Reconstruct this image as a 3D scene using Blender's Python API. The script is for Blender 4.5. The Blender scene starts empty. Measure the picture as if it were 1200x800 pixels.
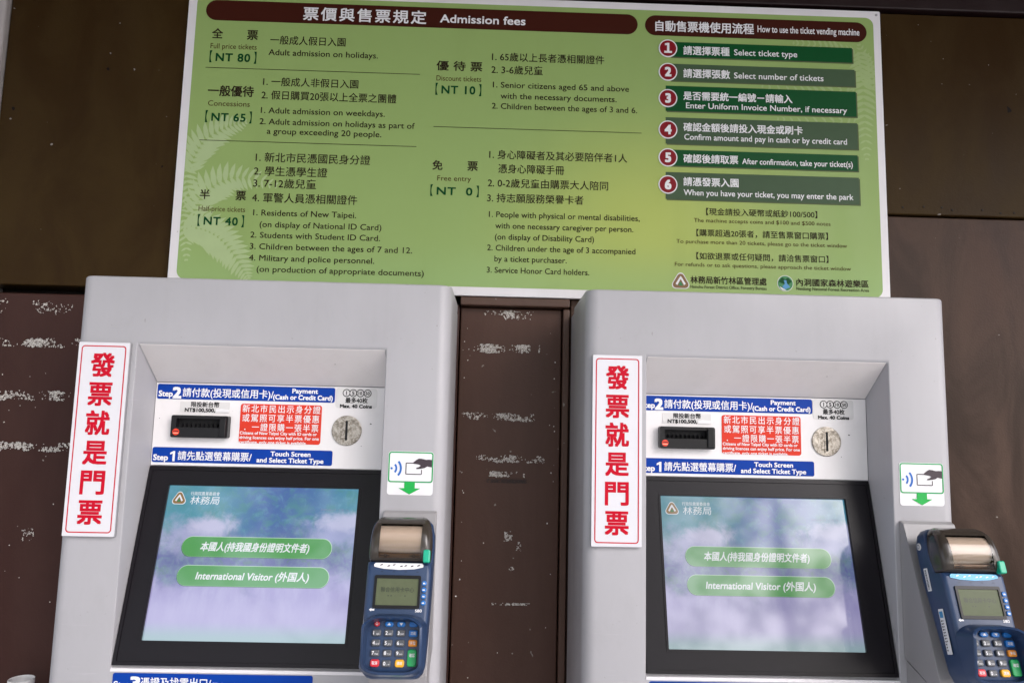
import bpy, bmesh, math, random
from mathutils import Matrix, Vector, noise

C = bpy.context.scene.collection
scene = bpy.context.scene
rnd = random.Random(7)

# ------------------------------------------------------------------ camera, sky, sun, exposure
cam_data = bpy.data.cameras.new('camera')
cam = bpy.data.objects.new('camera', cam_data)
C.objects.link(cam)
right = Vector((0.99945762, -0.0235827, 0.02298534))
up = Vector((-0.02554168, -0.11454719, 0.9930894))
fwd = Vector((0.02078682, 0.99313785, 0.1150874))
rot = Matrix((right, up, -fwd)).transposed()
cam.matrix_world = Matrix.Translation((0.0, -1.352, 1.45)) @ rot.to_4x4()
cam_data.sensor_width = 36.0
cam_data.lens = 36.0 * 850 / 1200
cam_data.clip_start = 0.05
cam_data.clip_end = 2000
scene.camera = cam

SUN_EL, SUN_AZ = math.radians(32), math.radians(140)      # azimuth clockwise from +Y: front right of the wall
world = bpy.data.worlds.new('World')
scene.world = world
world.use_nodes = True
wt = world.node_tree
bg = wt.nodes['Background']
sky = wt.nodes.new('ShaderNodeTexSky')
sky.sky_type = 'NISHITA'
sky.sun_disc = False
sky.sun_elevation = SUN_EL
sky.sun_rotation = SUN_AZ
sky.dust_density = 2.0
sky.ozone_density = 0.6
sky.air_density = 1.0
hsv = wt.nodes.new('ShaderNodeHueSaturation')
hsv.inputs['Saturation'].default_value = 0.35
wt.links.new(sky.outputs[0], hsv.inputs['Color'])
tint = wt.nodes.new('ShaderNodeMix'); tint.data_type = 'RGBA'; tint.blend_type = 'MULTIPLY'
tint.inputs[0].default_value = 1.0; tint.inputs[7].default_value = (0.99, 0.962, 1.01, 1)      # colour-balance tint on the sky
wt.links.new(hsv.outputs[0], tint.inputs[6]); wt.links.new(tint.outputs[2], bg.inputs['Color'])
bg.inputs['Strength'].default_value = 0.15

sun_d = bpy.data.lights.new('sun', 'SUN')
sun_d.energy = 0.24
sun_d.angle = math.radians(24)
sun_d.color = (1.0, 0.985, 0.97)
sun = bpy.data.objects.new('sun', sun_d)
C.objects.link(sun)
sdir = Vector((math.sin(SUN_AZ) * math.cos(SUN_EL), math.cos(SUN_AZ) * math.cos(SUN_EL), math.sin(SUN_EL)))
sun.rotation_euler = sdir.to_track_quat('Z', 'Y').to_euler()
sun.location = sdir * 30

scene.view_settings.view_transform = 'Standard'
scene.view_settings.look = 'None'
scene.view_settings.gamma = 1.0
scene.view_settings.exposure = 1.10
scene.view_settings.use_curve_mapping = False
scene.render.engine = 'CYCLES'
scene.cycles.max_bounces = 8
scene.cycles.use_denoising = True

# ------------------------------------------------------------------ materials
class NT:
    def __init__(s, name):
        s.m = bpy.data.materials.new(name); s.m.use_nodes = True
        s.t = s.m.node_tree; s.b = s.t.nodes['Principled BSDF']
    def new(s, k, **kw):
        n = s.t.nodes.new(k)
        for a, v in kw.items(): setattr(n, a, v)
        return n
    def put(s, sock, v):
        if hasattr(v, 'is_output') or hasattr(v, 'links'): s.t.links.new(v, sock)
        else: sock.default_value = v
    def math(s, op, a, b=0.0, c=0.0):
        n = s.new('ShaderNodeMath', operation=op)
        for i, v in enumerate((a, b, c)): s.put(n.inputs[i], v)
        return n.outputs[0]
    def coord(s):
        return s.new('ShaderNodeTexCoord').outputs['Object']
    def sep(s, v):
        n = s.new('ShaderNodeSeparateXYZ'); s.put(n.inputs[0], v); return n.outputs
    def scale(s, v, sc):
        n = s.new('ShaderNodeMapping'); s.put(n.inputs['Vector'], v); n.inputs['Scale'].default_value = sc; return n.outputs[0]
    def noise(s, v, scale, detail=4.0, rough=0.55, dist=0.0):
        n = s.new('ShaderNodeTexNoise'); s.put(n.inputs['Vector'], v)
        n.inputs['Scale'].default_value = scale; n.inputs['Detail'].default_value = detail
        n.inputs['Roughness'].default_value = rough; n.inputs['Distortion'].default_value = dist
        return n.outputs['Fac']
    def mix(s, f, a, b):
        n = s.new('ShaderNodeMix', data_type='RGBA')
        s.put(n.inputs[0], f)
        for i, v in ((6, a), (7, b)):
            s.put(n.inputs[i], (*v, 1.0) if isinstance(v, tuple) and len(v) == 3 else v)
        return n.outputs[2]
    def rng(s, v, a, b, c=0.0, d=1.0):
        n = s.new('ShaderNodeMapRange', interpolation_type='SMOOTHSTEP')
        s.put(n.inputs[0], v)
        for i, k in enumerate((a, b, c, d)): n.inputs[i + 1].default_value = k
        return n.outputs[0]
    def bump(s, h, strength, dist=0.002):
        n = s.new('ShaderNodeBump'); n.inputs['Strength'].default_value = strength
        n.inputs['Distance'].default_value = dist
        s.put(n.inputs['Height'], h); s.t.links.new(n.outputs[0], s.b.inputs['Normal'])
    def base(s, c, rough=0.5, metal=0.0, spec=0.5):
        s.put(s.b.inputs['Base Color'], (*c, 1.0) if isinstance(c, tuple) else c)
        s.put(s.b.inputs['Roughness'], rough)
        s.b.inputs['Metallic'].default_value = metal
        s.b.inputs['Specular IOR Level'].default_value = spec

def plain(name, c, rough=0.5, var=0.06, scale=60, metal=0.0, spec=0.5, bump=0.0):
    n = NT(name)
    f = n.noise(n.coord(), scale, 3)
    lo = tuple(x * (1 - var) for x in c); hi = tuple(min(1, x * (1 + var)) for x in c)
    n.base(n.mix(f, lo, hi), rough, metal, spec)
    if bump: n.bump(f, bump)
    return n.m

def painted(name, c, rough=0.42, grime=(0.75, 0.72, 0.7)):
    """Powder coated sheet metal: fine orange peel, faint smears, tiny dirt specks."""
    n = NT(name); co = n.coord()
    smear = n.noise(n.scale(co, (1, 1, 0.35)), 7, 6, 0.6, 0.4)
    dirt = n.rng(n.noise(co, 120, 2, 0.5), 0.745, 0.80)
    streak = n.rng(n.noise(n.scale(co, (14, 14, 0.8)), 3, 4), 0.5, 0.8)
    a = n.mix(n.rng(smear, 0.3, 0.75), tuple(x * 1.03 for x in c), tuple(x * 0.94 for x in c))
    a = n.mix(n.math('MULTIPLY', streak, 0.10), a, tuple(x * g for x, g in zip(c, grime)))
    scuff = n.math('MULTIPLY', n.rng(n.noise(n.scale(co, (3, 3, 45)), 6, 3, 0.5, 0.3), 0.64, 0.72), n.rng(n.noise(co, 5.5, 2), 0.52, 0.66))
    a = n.mix(n.math('MULTIPLY', scuff, 0.22), a, tuple(min(1, x * 1.35) for x in c))
    grub = n.rng(n.noise(n.scale(co, (1.2, 1.2, 0.8)), 13, 7, 0.7, 0.8), 0.52, 0.82)
    a = n.mix(n.math('MULTIPLY', grub, 0.16), a, tuple(x * g * 0.8 for x, g in zip(c, grime)))
    a = n.mix(n.math('MULTIPLY', dirt, 0.5), a, (0.16, 0.14, 0.12))
    n.base(a, n.rng(smear, 0.2, 0.8, rough - 0.07, rough + 0.1))
    n.bump(n.noise(co, 700, 2), 0.12, 0.0006)
    return n.m

def board_wall(name, c1, c2, c3, zs=0.25, rough=0.40, spec=0.3):
    """Painted / stained panel with vertical weathering and small nail marks."""
    n = NT(name); co = n.coord()
    a = n.noise(n.scale(co, (1, 1, zs)), 9, 6, 0.62, 0.6)
    b = n.noise(n.scale(co, (1, 1, 0.5)), 2.2, 4, 0.5)
    f = n.noise(co, 260, 3, 0.6)
    col = n.mix(n.rng(a, 0.35, 0.7), c1, c2)
    col = n.mix(n.math('MULTIPLY', n.rng(b, 0.4, 0.75), 0.6), col, c3)
    spk = n.rng(n.noise(co, 85, 1.5, 0.4), 0.775, 0.80)
    col = n.mix(n.math('MULTIPLY', spk, 0.8), col, (0.30, 0.27, 0.24))
    drk = n.rng(n.noise(n.scale(co, (1.0, 1.0, 0.8)), 47, 1.5, 0.4), 0.78, 0.80)
    col = n.mix(drk, col, (0.012, 0.009, 0.008))
    n.base(col, n.rng(a, 0.3, 0.8, rough - 0.06, rough + 0.10), 0, spec)
    n.bump(n.math('ADD', f, n.math('MULTIPLY', a, 1.5)), 0.18, 0.0015)
    return n.m

M = {}
M['casing'] = painted('grey_casing_paint', (0.41, 0.405, 0.425))
M['back_panel'] = painted('white_panel_paint', (0.84, 0.82, 0.82), 0.4)
M['ceiling_lit'] = painted('recess_ceiling_lit', (0.83, 0.79, 0.77), 0.4)  # paler than the casing: ground-bounce light put into the colour
M['bracket'] = painted('bracket_paint', (0.33, 0.32, 0.325), 0.4)
M['seam'] = plain('rubber_seam', (0.02, 0.02, 0.022), 0.7)
M['bezel'] = plain('black_bezel', (0.008, 0.0065, 0.009), 0.30, 0.15, 300, spec=0.24, bump=0.05)
M['dark_plastic'] = plain('dark_plastic', (0.010, 0.010, 0.0115), 0.28, 0.25, 150, spec=0.3)
M['black'] = plain('matt_black', (0.006, 0.006, 0.007), 0.8)
M['blue_label'] = plain('blue_label', (0.002, 0.045, 0.33), 0.32, spec=0.15)
M['white_ink'] = plain('white_ink', (0.82, 0.82, 0.84), 0.45)
M['black_ink'] = plain('black_ink', (0.012, 0.012, 0.013), 0.5, spec=0.15)
M['red_label'] = plain('red_label', (0.68, 0.045, 0.022), 0.35, spec=0.18)
M['clear_label'] = plain('pale_label', (0.70, 0.69, 0.68), 0.3)
M['white_label'] = plain('white_label', (0.84, 0.84, 0.85), 0.35)
M['sign_white'] = plain('white_sign_sheet', (0.72, 0.715, 0.75), 0.3, 0.02, 20)
M['sign_edge'] = plain('aluminium_edge', (0.42, 0.42, 0.44), 0.4, 0.1, 200, 0.6)
M['red_ink'] = plain('red_ink', (0.55, 0.004, 0.022), 0.4, spec=0.12)
M['green_ink'] = plain('bright_green_ink', (0.0, 0.42, 0.06), 0.4)
M['frame_green'] = plain('frame_green_ink', (0.02, 0.36, 0.10), 0.4)
M['wave_blue'] = plain('wave_blue_ink', (0.01, 0.14, 0.52), 0.4)
M['hand_ink'] = plain('hand_dark_ink', (0.045, 0.03, 0.04), 0.45)
M['led_red'] = plain('red_lens', (0.8, 0.05, 0.02), 0.2)
M['led_pale'] = plain('pale_lens', (0.8, 0.5, 0.35), 0.2)

def nickel():
    n = NT('worn_nickel'); co = n.coord()
    f = n.noise(co, 130, 6, 0.65, 1.2); g = n.noise(co, 420, 3)
    n.base(n.mix(n.rng(f, 0.35, 0.65), (0.58, 0.54, 0.48), (0.24, 0.21, 0.17)), n.rng(f, 0.3, 0.7, 0.28, 0.6), 0.85)
    n.bump(n.math('ADD', f, g), 0.3, 0.0008)
    return n.m
M['nickel'] = nickel()

def board_print():
    n = NT('green_board_print'); co = n.coord(); x, y, z = n.sep(co)
    # printed yellow bloom and paler right side of the poster design
    dx = n.math('MULTIPLY', n.math('SUBTRACT', x, 0.90), 2.6)
    dz = n.math('MULTIPLY', n.math('SUBTRACT', z, 0.15), 3.4)
    d = n.math('SQRT', n.math('ADD', n.math('MULTIPLY', dx, dx), n.math('MULTIPLY', dz, dz)))
    bloom = n.rng(d, 0.0, 1.0, 0.75, 0.0)
    c = n.mix(bloom, (0.30, 0.43, 0.140), (0.48, 0.55, 0.12))
    c = n.mix(n.math('MULTIPLY', n.rng(z, 0.12, 0.0), 0.5), c, (0.32, 0.50, 0.20))
    stain = n.rng(n.noise(n.scale(co, (3, 3, 0.5)), 4, 5), 0.5, 0.8)
    c = n.mix(n.math('MULTIPLY', stain, 0.15), c, (0.22, 0.30, 0.09))
    n.base(c, n.rng(n.noise(n.scale(co, (3, 3, 0.6)), 6, 5), 0.3, 0.7, 0.33, 0.5), 0, 0.24)
    n.bump(n.noise(co, 9, 2), 0.10, 0.003)
    return n.m
M['print'] = board_print()
M['board_white'] = painted('board_border', (0.80, 0.78, 0.80), 0.4)
M['fern'] = plain('fern_print', (0.42, 0.54, 0.27), 0.42, 0.08, 30, spec=0.2)
M['fern_faint'] = plain('faint_fern_print', (0.37, 0.49, 0.21), 0.42, 0.08, 30, spec=0.2)
M['maroon'] = plain('maroon_print', (0.052, 0.010, 0.005), 0.4, spec=0.12)
M['dark_text'] = plain('dark_brown_ink', (0.028, 0.018, 0.009), 0.5, spec=0.12)
M['brown_text'] = plain('brown_ink', (0.085, 0.045, 0.012), 0.5, spec=0.12)
M['price_text'] = plain('price_green_ink', (0.002, 0.065, 0.016), 0.5, spec=0.12)
M['bar_green'] = plain('step_green', (0.002, 0.075, 0.018), 0.38, spec=0.15)
M['bar_grey'] = plain('step_grey_green', (0.060, 0.105, 0.055), 0.38, spec=0.15)
M['bar_shade'] = plain('bar_edge_print', (0.10, 0.13, 0.06), 0.5, spec=0.15)
M['badge'] = plain('badge_red', (0.24, 0.008, 0.016), 0.35, spec=0.15)
M['em_brown'] = plain('emblem_brown', (0.22, 0.11, 0.035), 0.45)
M['em_green'] = plain('emblem_green', (0.02, 0.22, 0.06), 0.45)
M['em_blue'] = plain('emblem_blue', (0.05, 0.28, 0.55), 0.45)

M['wall_low'] = board_wall('mauve_brown_panel', (0.047, 0.0195, 0.0150), (0.057, 0.026, 0.020), (0.040, 0.0135, 0.0135), spec=0.16)
M['wall_mid'] = board_wall('middle_brown_panel', (0.078, 0.039, 0.027), (0.092, 0.049, 0.036), (0.066, 0.030, 0.024), spec=0.2)
M['wall_right'] = board_wall('weathered_brown_panel', (0.033, 0.0175, 0.0105), (0.080, 0.048, 0.034), (0.064, 0.028, 0.026), 0.35, 0.46, 0.16)
M['wall_up'] = board_wall('olive_brown_panel', (0.036, 0.0195, 0.0060), (0.050, 0.0300, 0.0095), (0.028, 0.0135, 0.0060), 0.5, 0.34, 0.06)
M['beam'] = board_wall('dark_beam', (0.014, 0.0055, 0.006), (0.020, 0.010, 0.010), (0.014, 0.005, 0.006), 1.0)
M['trim'] = board_wall('brown_trim', (0.09, 0.05, 0.035), (0.11, 0.062, 0.045), (0.08, 0.042, 0.03), 0.3)
M['groove'] = plain('shadow_gap', (0.012, 0.008, 0.006), 0.8)
M['residue'] = plain('tape_residue', (0.72, 0.69, 0.64), 0.7, 0.3, 200)
M['residue_dark'] = plain('dark_stain', (0.025, 0.012, 0.010), 0.6, 0.2, 200)
M['plaster'] = board_wall('pale_plaster', (0.40, 0.37, 0.37), (0.46, 0.43, 0.42), (0.36, 0.33, 0.32), 0.8)
M['soffit'] = plain('soffit_wood', (0.02, 0.012, 0.008), 0.6, 0.3, 12)
M['concrete'] = plain('concrete_ground', (0.54, 0.535, 0.53), 0.85, 0.2, 3, bump=0.2)
M['bark'] = plain('bark', (0.07, 0.05, 0.035), 0.9, 0.4, 20, bump=0.5)
def leafy():
    n = NT('leaves'); f = n.noise(n.coord(), 4, 3)
    n.base(n.mix(f, (0.07, 0.14, 0.03), (0.16, 0.26, 0.06)), 0.5)
    tr = n.new('ShaderNodeBsdfTranslucent'); tr.inputs['Color'].default_value = (0.30, 0.42, 0.10, 1)
    mx = n.new('ShaderNodeMixShader'); mx.inputs[0].default_value = 0.5
    out = n.t.nodes['Material Output']
    n.t.links.new(n.b.outputs[0], mx.inputs[1]); n.t.links.new(tr.outputs[0], mx.inputs[2]); n.t.links.new(mx.outputs[0], out.inputs['Surface'])
    return n.m
M['leaf'] = leafy()
def smoked():
    n = NT('smoked_window')
    t = n.new('ShaderNodeBsdfTransparent'); t.inputs['Color'].default_value = (0.86, 0.77, 0.69, 1)
    g = n.new('ShaderNodeBsdfGlossy'); g.inputs['Roughness'].default_value = 0.06
    lw = n.new('ShaderNodeFresnel'); lw.inputs['IOR'].default_value = 1.5
    mx = n.new('ShaderNodeMixShader'); n.t.links.new(lw.outputs[0], mx.inputs[0])
    n.t.links.new(t.outputs[0], mx.inputs[1]); n.t.links.new(g.outputs[0], mx.inputs[2])
    n.t.links.new(mx.outputs[0], n.t.nodes['Material Output'].inputs['Surface'])
    return n.m
M['smoked_window'] = smoked()
M['roll_paper'] = plain('receipt_paper', (0.80, 0.77, 0.74), 0.6, 0.04, 90)
M['cup'] = plain('white_cup', (0.75, 0.74, 0.75), 0.4)

M['navy'] = plain('navy_plastic', (0.022, 0.048, 0.115), 0.36, 0.08, 120, bump=0.05)
M['navy_dark'] = plain('dark_navy_plastic', (0.014, 0.030, 0.075), 0.4, 0.08, 120)
M['cover'] = plain('smoked_cover', (0.045, 0.037, 0.030), 0.17, 0.15, 60)
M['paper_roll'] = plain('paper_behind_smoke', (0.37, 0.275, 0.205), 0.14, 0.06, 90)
M['chassis_brown'] = plain('brown_chassis', (0.15, 0.095, 0.058), 0.14, 0.1, 90)  # dark brown chassis strip behind the lower lid window
M['mint'] = plain('mint_button', (0.01, 0.42, 0.25), 0.3)
M['key_grey'] = plain('grey_key', (0.085, 0.09, 0.10), 0.4)
M['key_red'] = plain('red_key', (0.60, 0.015, 0.03), 0.35)
M['key_blue'] = plain('blue_key', (0.008, 0.16, 0.52), 0.35)
M['key_orange'] = plain('orange_key', (0.78, 0.27, 0.02), 0.35)
M['key_yellow'] = plain('yellow_key', (0.85, 0.42, 0.01), 0.35)
M['key_green'] = plain('green_key', (0.01, 0.36, 0.10), 0.35)
M['lcd'] = plain('lcd_glass', (0.115, 0.135, 0.078), 0.22, 0.12, 70, spec=0.15)
M['lcd_ink'] = plain('lcd_segments', (0.022, 0.028, 0.02), 0.3)
M['strip_blue'] = plain('printed_strip_blue', (0.10, 0.45, 0.75), 0.3)

def glow(name, c, e):
    n = NT(name); n.base((0.0, 0.0, 0.0), 0.07, 0, 1.0); n.b.inputs['IOR'].default_value = 1.62
    n.b.inputs['Emission Color'].default_value = (*c, 1); n.b.inputs['Emission Strength'].default_value = e
    return n.m
EM = 0.41
M['gui_green'] = glow('lit_green_button', (0.085, 0.36, 0.10), EM)
M['gui_rim'] = glow('lit_button_rim', (0.03, 0.15, 0.05), EM)
M['gui_hi'] = glow('lit_button_highlight', (0.55, 0.78, 0.62), EM)
M['gui_white'] = glow('lit_white_text', (0.92, 0.93, 1.0), EM)
M['gui_brown'] = glow('lit_brown', (0.30, 0.16, 0.06), EM)
M['gui_dgreen'] = glow('lit_dark_green', (0.03, 0.22, 0.08), EM)
M['gui_grey'] = glow('lit_grey_text', (0.22, 0.24, 0.42), EM)

def picture(e=None):
    """Lit picture on the touch screen: teal mountains, two clouds, lavender mist."""
    n = NT('lit_landscape_picture'); co = n.coord(); x, y, z = n.sep(co)
    # local picture coordinates 0..1
    u = n.math('DIVIDE', n.math('SUBTRACT', x, PX0), PX1 - PX0)
    v = n.math('DIVIDE', n.math('SUBTRACT', z, PZ0), PZ1 - PZ0)
    big = n.noise(co, 16, 5, 0.6, 0.8); fine = n.noise(co, 75, 6, 0.7, 0.5); mott = n.noise(co, 34, 5, 0.65, 1.0)
    streak = n.noise(n.scale(co, (1, 1, 0.3)), 42, 4, 0.6)
    wob = n.math('ADD', v, n.math('MULTIPLY', n.math('SUBTRACT', big, 0.5), 0.34))
    top = n.mix(n.rng(u, 0.22, 0.55), (0.085, 0.31, 0.42), (0.075, 0.155, 0.43))
    top = n.mix(n.rng(u, 0.66, 1.0), top, (0.085, 0.29, 0.43))
    top = n.mix(n.rng(mott, 0.45, 0.68, 0.0, 0.7), top, (0.085, 0.29, 0.31))
    top = n.mix(n.rng(fine, 0.48, 0.72, 0.0, 0.55), top, (0.16, 0.40, 0.55))
    mid = n.mix(n.rng(fine, 0.38, 0.66), (0.145, 0.165, 0.40), (0.20, 0.29, 0.42))
    mid = n.mix(n.rng(mott, 0.50, 0.66, 0.0, 0.75), mid, (0.115, 0.24, 0.22))
    low = n.mix(n.rng(streak, 0.3, 0.75), (0.36, 0.33, 0.62), (0.47, 0.45, 0.72))
    low = n.mix(n.rng(v, 0.30, 0.16, 0.0, 0.6), low, (0.50, 0.47, 0.74))
    c = n.mix(n.rng(wob, 0.30, 0.46), low, mid)
    c = n.mix(n.rng(wob, 0.56, 0.76), c, top)
    c = n.mix(n.rng(v, 0.13, 0.0), c, (0.36, 0.51, 0.56))
    def cloud(cu, cv, ru, rv, col, amt):
        a = n.math('DIVIDE', n.math('SUBTRACT', u, cu), ru); b = n.math('DIVIDE', n.math('SUBTRACT', v, cv), rv)
        d = n.math('SQRT', n.math('ADD', n.math('MULTIPLY', a, a), n.math('MULTIPLY', b, b)))
        d = n.math('ADD', d, n.math('MULTIPLY', n.math('SUBTRACT', n.noise(co, 30, 7, 0.68, 0.4), 0.5), 1.9))
        return n.mix(n.rng(d, 0.25, 1.15, amt, 0.0), c, col)
    c = cloud(0.16, 0.66, 0.26, 0.15, (0.42, 0.42, 0.68), 0.9)
    c = cloud(0.25, 0.73, 0.17, 0.08, (0.58, 0.57, 0.80), 0.95)
    c = cloud(0.92, 0.69, 0.22, 0.13, (0.40, 0.42, 0.70), 0.9)
    c = cloud(0.93, 0.77, 0.16, 0.08, (0.57, 0.58, 0.82), 0.95)
    n.base((0.0, 0.0, 0.0), 0.07, 0, 1.0); n.b.inputs['IOR'].default_value = 1.62
    n.put(n.b.inputs['Emission Color'], c); n.b.inputs['Emission Strength'].default_value = e or EM
    return n.m

# ------------------------------------------------------------------ mesh helpers
class Frame:
    """A flat working plane: u to the right, v up, w out of the surface (all metres)."""
    def __init__(s, o, u, v):
        u = Vector(u).normalized(); v = Vector(v).normalized(); n = u.cross(v)
        s.m = Matrix(((u.x, v.x, n.x, o[0]), (u.y, v.y, n.y, o[1]), (u.z, v.z, n.z, o[2]), (0, 0, 0, 1)))
def upright(x, y, z): return Frame((x, y, z), (1, 0, 0), (0, 0, 1))

_text_cache = {}
def text_mesh(s, bold, space):
    k = (s, bold, space)
    if k not in _text_cache:
        cu = bpy.data.curves.new('lettering', 'FONT'); cu.body = s; cu.size = 1; cu.offset = bold
        cu.resolution_u = 3; cu.space_character = space
        o = bpy.data.objects.new('lettering', cu); C.objects.link(o)
        dg = bpy.context.evaluated_depsgraph_get(); dg.update()
        me = bpy.data.meshes.new_from_object(o.evaluated_get(dg))
        vs = [(v.co.x, v.co.y) for v in me.vertices]; fs = [tuple(p.vertices) for p in me.polygons]
        bpy.data.objects.remove(o); bpy.data.curves.remove(cu); bpy.data.meshes.remove(me)
        _text_cache[k] = (vs, fs)
    return _text_cache[k]

class MB:
    """Collects shapes for ONE mesh object; every shape takes a frame and a material index."""
    def __init__(s): s.bm = bmesh.new()
    def faces(s, pts, fs, fr=None, mi=0, smooth=False):
        m = fr.m if fr else Matrix.Identity(4)
        vs = [s.bm.verts.new(m @ Vector(p)) for p in pts]
        for f in fs:
            try:
                fc = s.bm.faces.new([vs[i] for i in f]); fc.material_index = mi; fc.smooth = smooth
            except ValueError: pass
    def prism(s, poly, w0, w1, fr=None, mi=0, bevel=0.0, side=None):
        """poly in (u, v), counter-clockwise, raised from w0 to w1 (bevel shrinks the top edge)."""
        n = len(poly); pts = [(u, v, w0) for u, v in poly]; rings = 1
        if bevel:
            cu = sum(p[0] for p in poly) / n; cv = sum(p[1] for p in poly) / n
            ru = max(abs(p[0] - cu) for p in poly); rv = max(abs(p[1] - cv) for p in poly)
            for k, (ins, dw) in enumerate(((0, bevel), (0.3 * bevel, 0.3 * bevel), (bevel, 0))):
                su, sv = 1 - ins / ru, 1 - ins / rv
                pts += [(cu + (u - cu) * su, cv + (v - cv) * sv, w1 - dw) for u, v in poly]; rings += 1
        else:
            pts += [(u, v, w1) for u, v in poly]; rings = 2
        fs = [[(r * n) + i for i in range(n)] for r in (rings - 1,)]
        s.faces(pts, [], fr)   # no-op keeps signature simple
        vs0 = len(s.bm.verts)
        m = fr.m if fr else Matrix.Identity(4)
        vs = [s.bm.verts.new(m @ Vector(p)) for p in pts]
        f = s.bm.faces.new(vs[(rings - 1) * n:rings * n]); f.material_index = mi
        f = s.bm.faces.new(list(reversed(vs[0:n]))); f.material_index = mi if side is None else side
        for r in range(rings - 1):
            for i in range(n):
                j = (i + 1) % n
                f = s.bm.faces.new((vs[r * n + i], vs[r * n + j], vs[(r + 1) * n + j], vs[(r + 1) * n + i]))
                f.material_index = mi if side is None else side
    def ring(s, outer, inner, w0, w1, fr=None, mi=0):
        """Frame between two outlines with the same number of points."""
        n = len(outer)
        pts = [(u, v, w0) for u, v in outer] + [(u, v, w1) for u, v in outer] + [(u, v, w1) for u, v in inner] + [(u, v, w0) for u, v in inner]
        fs = []
        for r in range(4):
            q = (r + 1) % 4
            for i in range(n):
                j = (i + 1) % n
                fs.append((r * n + i, r * n + j, q * n + j, q * n + i))
        s.faces(pts, fs, fr, mi)
    def flat(s, poly, w, fr=None, mi=0):
        s.faces([(u, v, w) for u, v in poly], [tuple(range(len(poly)))], fr, mi)
    def flat_ring(s, outer, inner, w, fr=None, mi=0):
        n = len(outer)
        s.faces([(u, v, w) for u, v in outer] + [(u, v, w) for u, v in inner],
                [(i, (i + 1) % n, n + (i + 1) % n, n + i) for i in range(n)], fr, mi)
    def box(s, x0, x1, y0, y1, z0, z1, mi=0, bevel=0.0, seg=2):
        b = bmesh.new()
        bmesh.ops.create_cube(b, size=1.0)
        for v in b.verts: v.co = Vector((x0 + (v.co.x + .5) * (x1 - x0), y0 + (v.co.y + .5) * (y1 - y0), z0 + (v.co.z + .5) * (z1 - z0)))
        if bevel: bmesh.ops.bevel(b, geom=b.edges[:], offset=bevel, segments=seg, affect='EDGES', profile=0.5)
        b.verts.index_update()
        vs = [s.bm.verts.new(v.co) for v in b.verts]
        for f in b.faces:
            g = s.bm.faces.new([vs[v.index] for v in f.verts]); g.material_index = mi
        b.free()
    def loft(s, rings, fr=None, mi=0, cap=True, closed=True, smooth=True):
        n = len(rings[0]); m = fr.m if fr else Matrix.Identity(4)
        vr = [[s.bm.verts.new(m @ Vector(p)) for p in r] for r in rings]
        for a, b in zip(vr, vr[1:]):
            for i in range(n if closed else n - 1):
                j = (i + 1) % n
                f = s.bm.faces.new((a[i], a[j], b[j], b[i])); f.smooth = smooth; f.material_index = mi
        if cap:
            for r in (list(reversed(vr[0])), vr[-1]):
                f = s.bm.faces.new(r); f.material_index = mi
    def text(s, body, fr, u, v, w, width=None, size=0.01, mi=0, bold=0.0, slant=0.0, align='l', space=1.0):
        """v is the middle of the characters; width stretches or squeezes the line to fit."""
        vs, fs = text_mesh(body, 0.0, space)
        if not vs: return
        x0 = min(p[0] for p in vs); x1 = max(p[0] for p in vs)
        kx = size if width is None else width / (x1 - x0)
        off = {'l': 0.0, 'c': -0.5, 'r': -1.0}[align] * (x1 - x0) * kx
        d = bold * size     # heavier lettering: the outline struck five times, each a few microns above the last
        for k, (a, c) in enumerate(((0, 0), (1, 1), (-1, -1), (1, -1), (-1, 1)) if bold else ((0, 0),)):
            s.faces([(u + off + (x - x0) * kx + slant * (y - .35) * size + a * d, v + (y - 0.35) * size + c * d, w + k * 6e-6) for x, y in vs], fs, fr, mi)
    def build(s, name, mats, parent=None, shift=None, recalc=True, sharp=40):
        if recalc: bmesh.ops.recalc_face_normals(s.bm, faces=s.bm.faces[:])
        if shift: bmesh.ops.translate(s.bm, verts=s.bm.verts[:], vec=-Vector(shift))
        me = bpy.data.meshes.new(name); s.bm.to_mesh(me); s.bm.free()
        for k in (mats if isinstance(mats, (list, tuple)) else [mats]): me.materials.append(M[k])
        if sharp and any(p.use_smooth for p in me.polygons): me.set_sharp_from_angle(angle=math.radians(sharp))
        o = bpy.data.objects.new(name, me); C.objects.link(o)
        if parent: o.parent = parent
        return o

def rrect(x0, x1, y0, y1, r, seg=5):
    r = min(r, (x1 - x0) / 2 - 1e-6, (y1 - y0) / 2 - 1e-6)
    out = []
    for cx, cy, a0 in ((x1 - r, y1 - r, 0), (x0 + r, y1 - r, 90), (x0 + r, y0 + r, 180), (x1 - r, y0 + r, 270)):
        for k in range(seg + 1):
            a = math.radians(a0 + 90 * k / seg); out.append((cx + r * math.cos(a), cy + r * math.sin(a)))
    return out
def circle(cx, cy, r, n=24, ry=None):
    ry = ry or r
    return [(cx + r * math.cos(2 * math.pi * k / n), cy + ry * math.sin(2 * math.pi * k / n)) for k in range(n)]
def arc_band(cx, cy, r0, r1, a0, a1, n=10):
    a = [math.radians(a0 + (a1 - a0) * k / n) for k in range(n + 1)]
    return [(cx + r1 * math.cos(t), cy + r1 * math.sin(t)) for t in a] + [(cx + r0 * math.cos(t), cy + r0 * math.sin(t)) for t in reversed(a)]

def thing(name, label, cat, loc, group=None):
    o = bpy.data.objects.new(name, None); C.objects.link(o); o.location = loc; o.empty_display_size = 0.1
    o['label'] = label; o['category'] = cat
    if group: o['group'] = group
    return o
def tag(o, label, cat, group=None):
    o['label'] = label; o['category'] = cat
    if group: o['group'] = group
    return o
def kids(o): return [x for x in C.objects if x.parent == o]
def copy_tree(o, parent=None):
    c = o.copy(); C.objects.link(c); c.parent = parent
    for ch in kids(o): copy_tree(ch, c)
    return c

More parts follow.
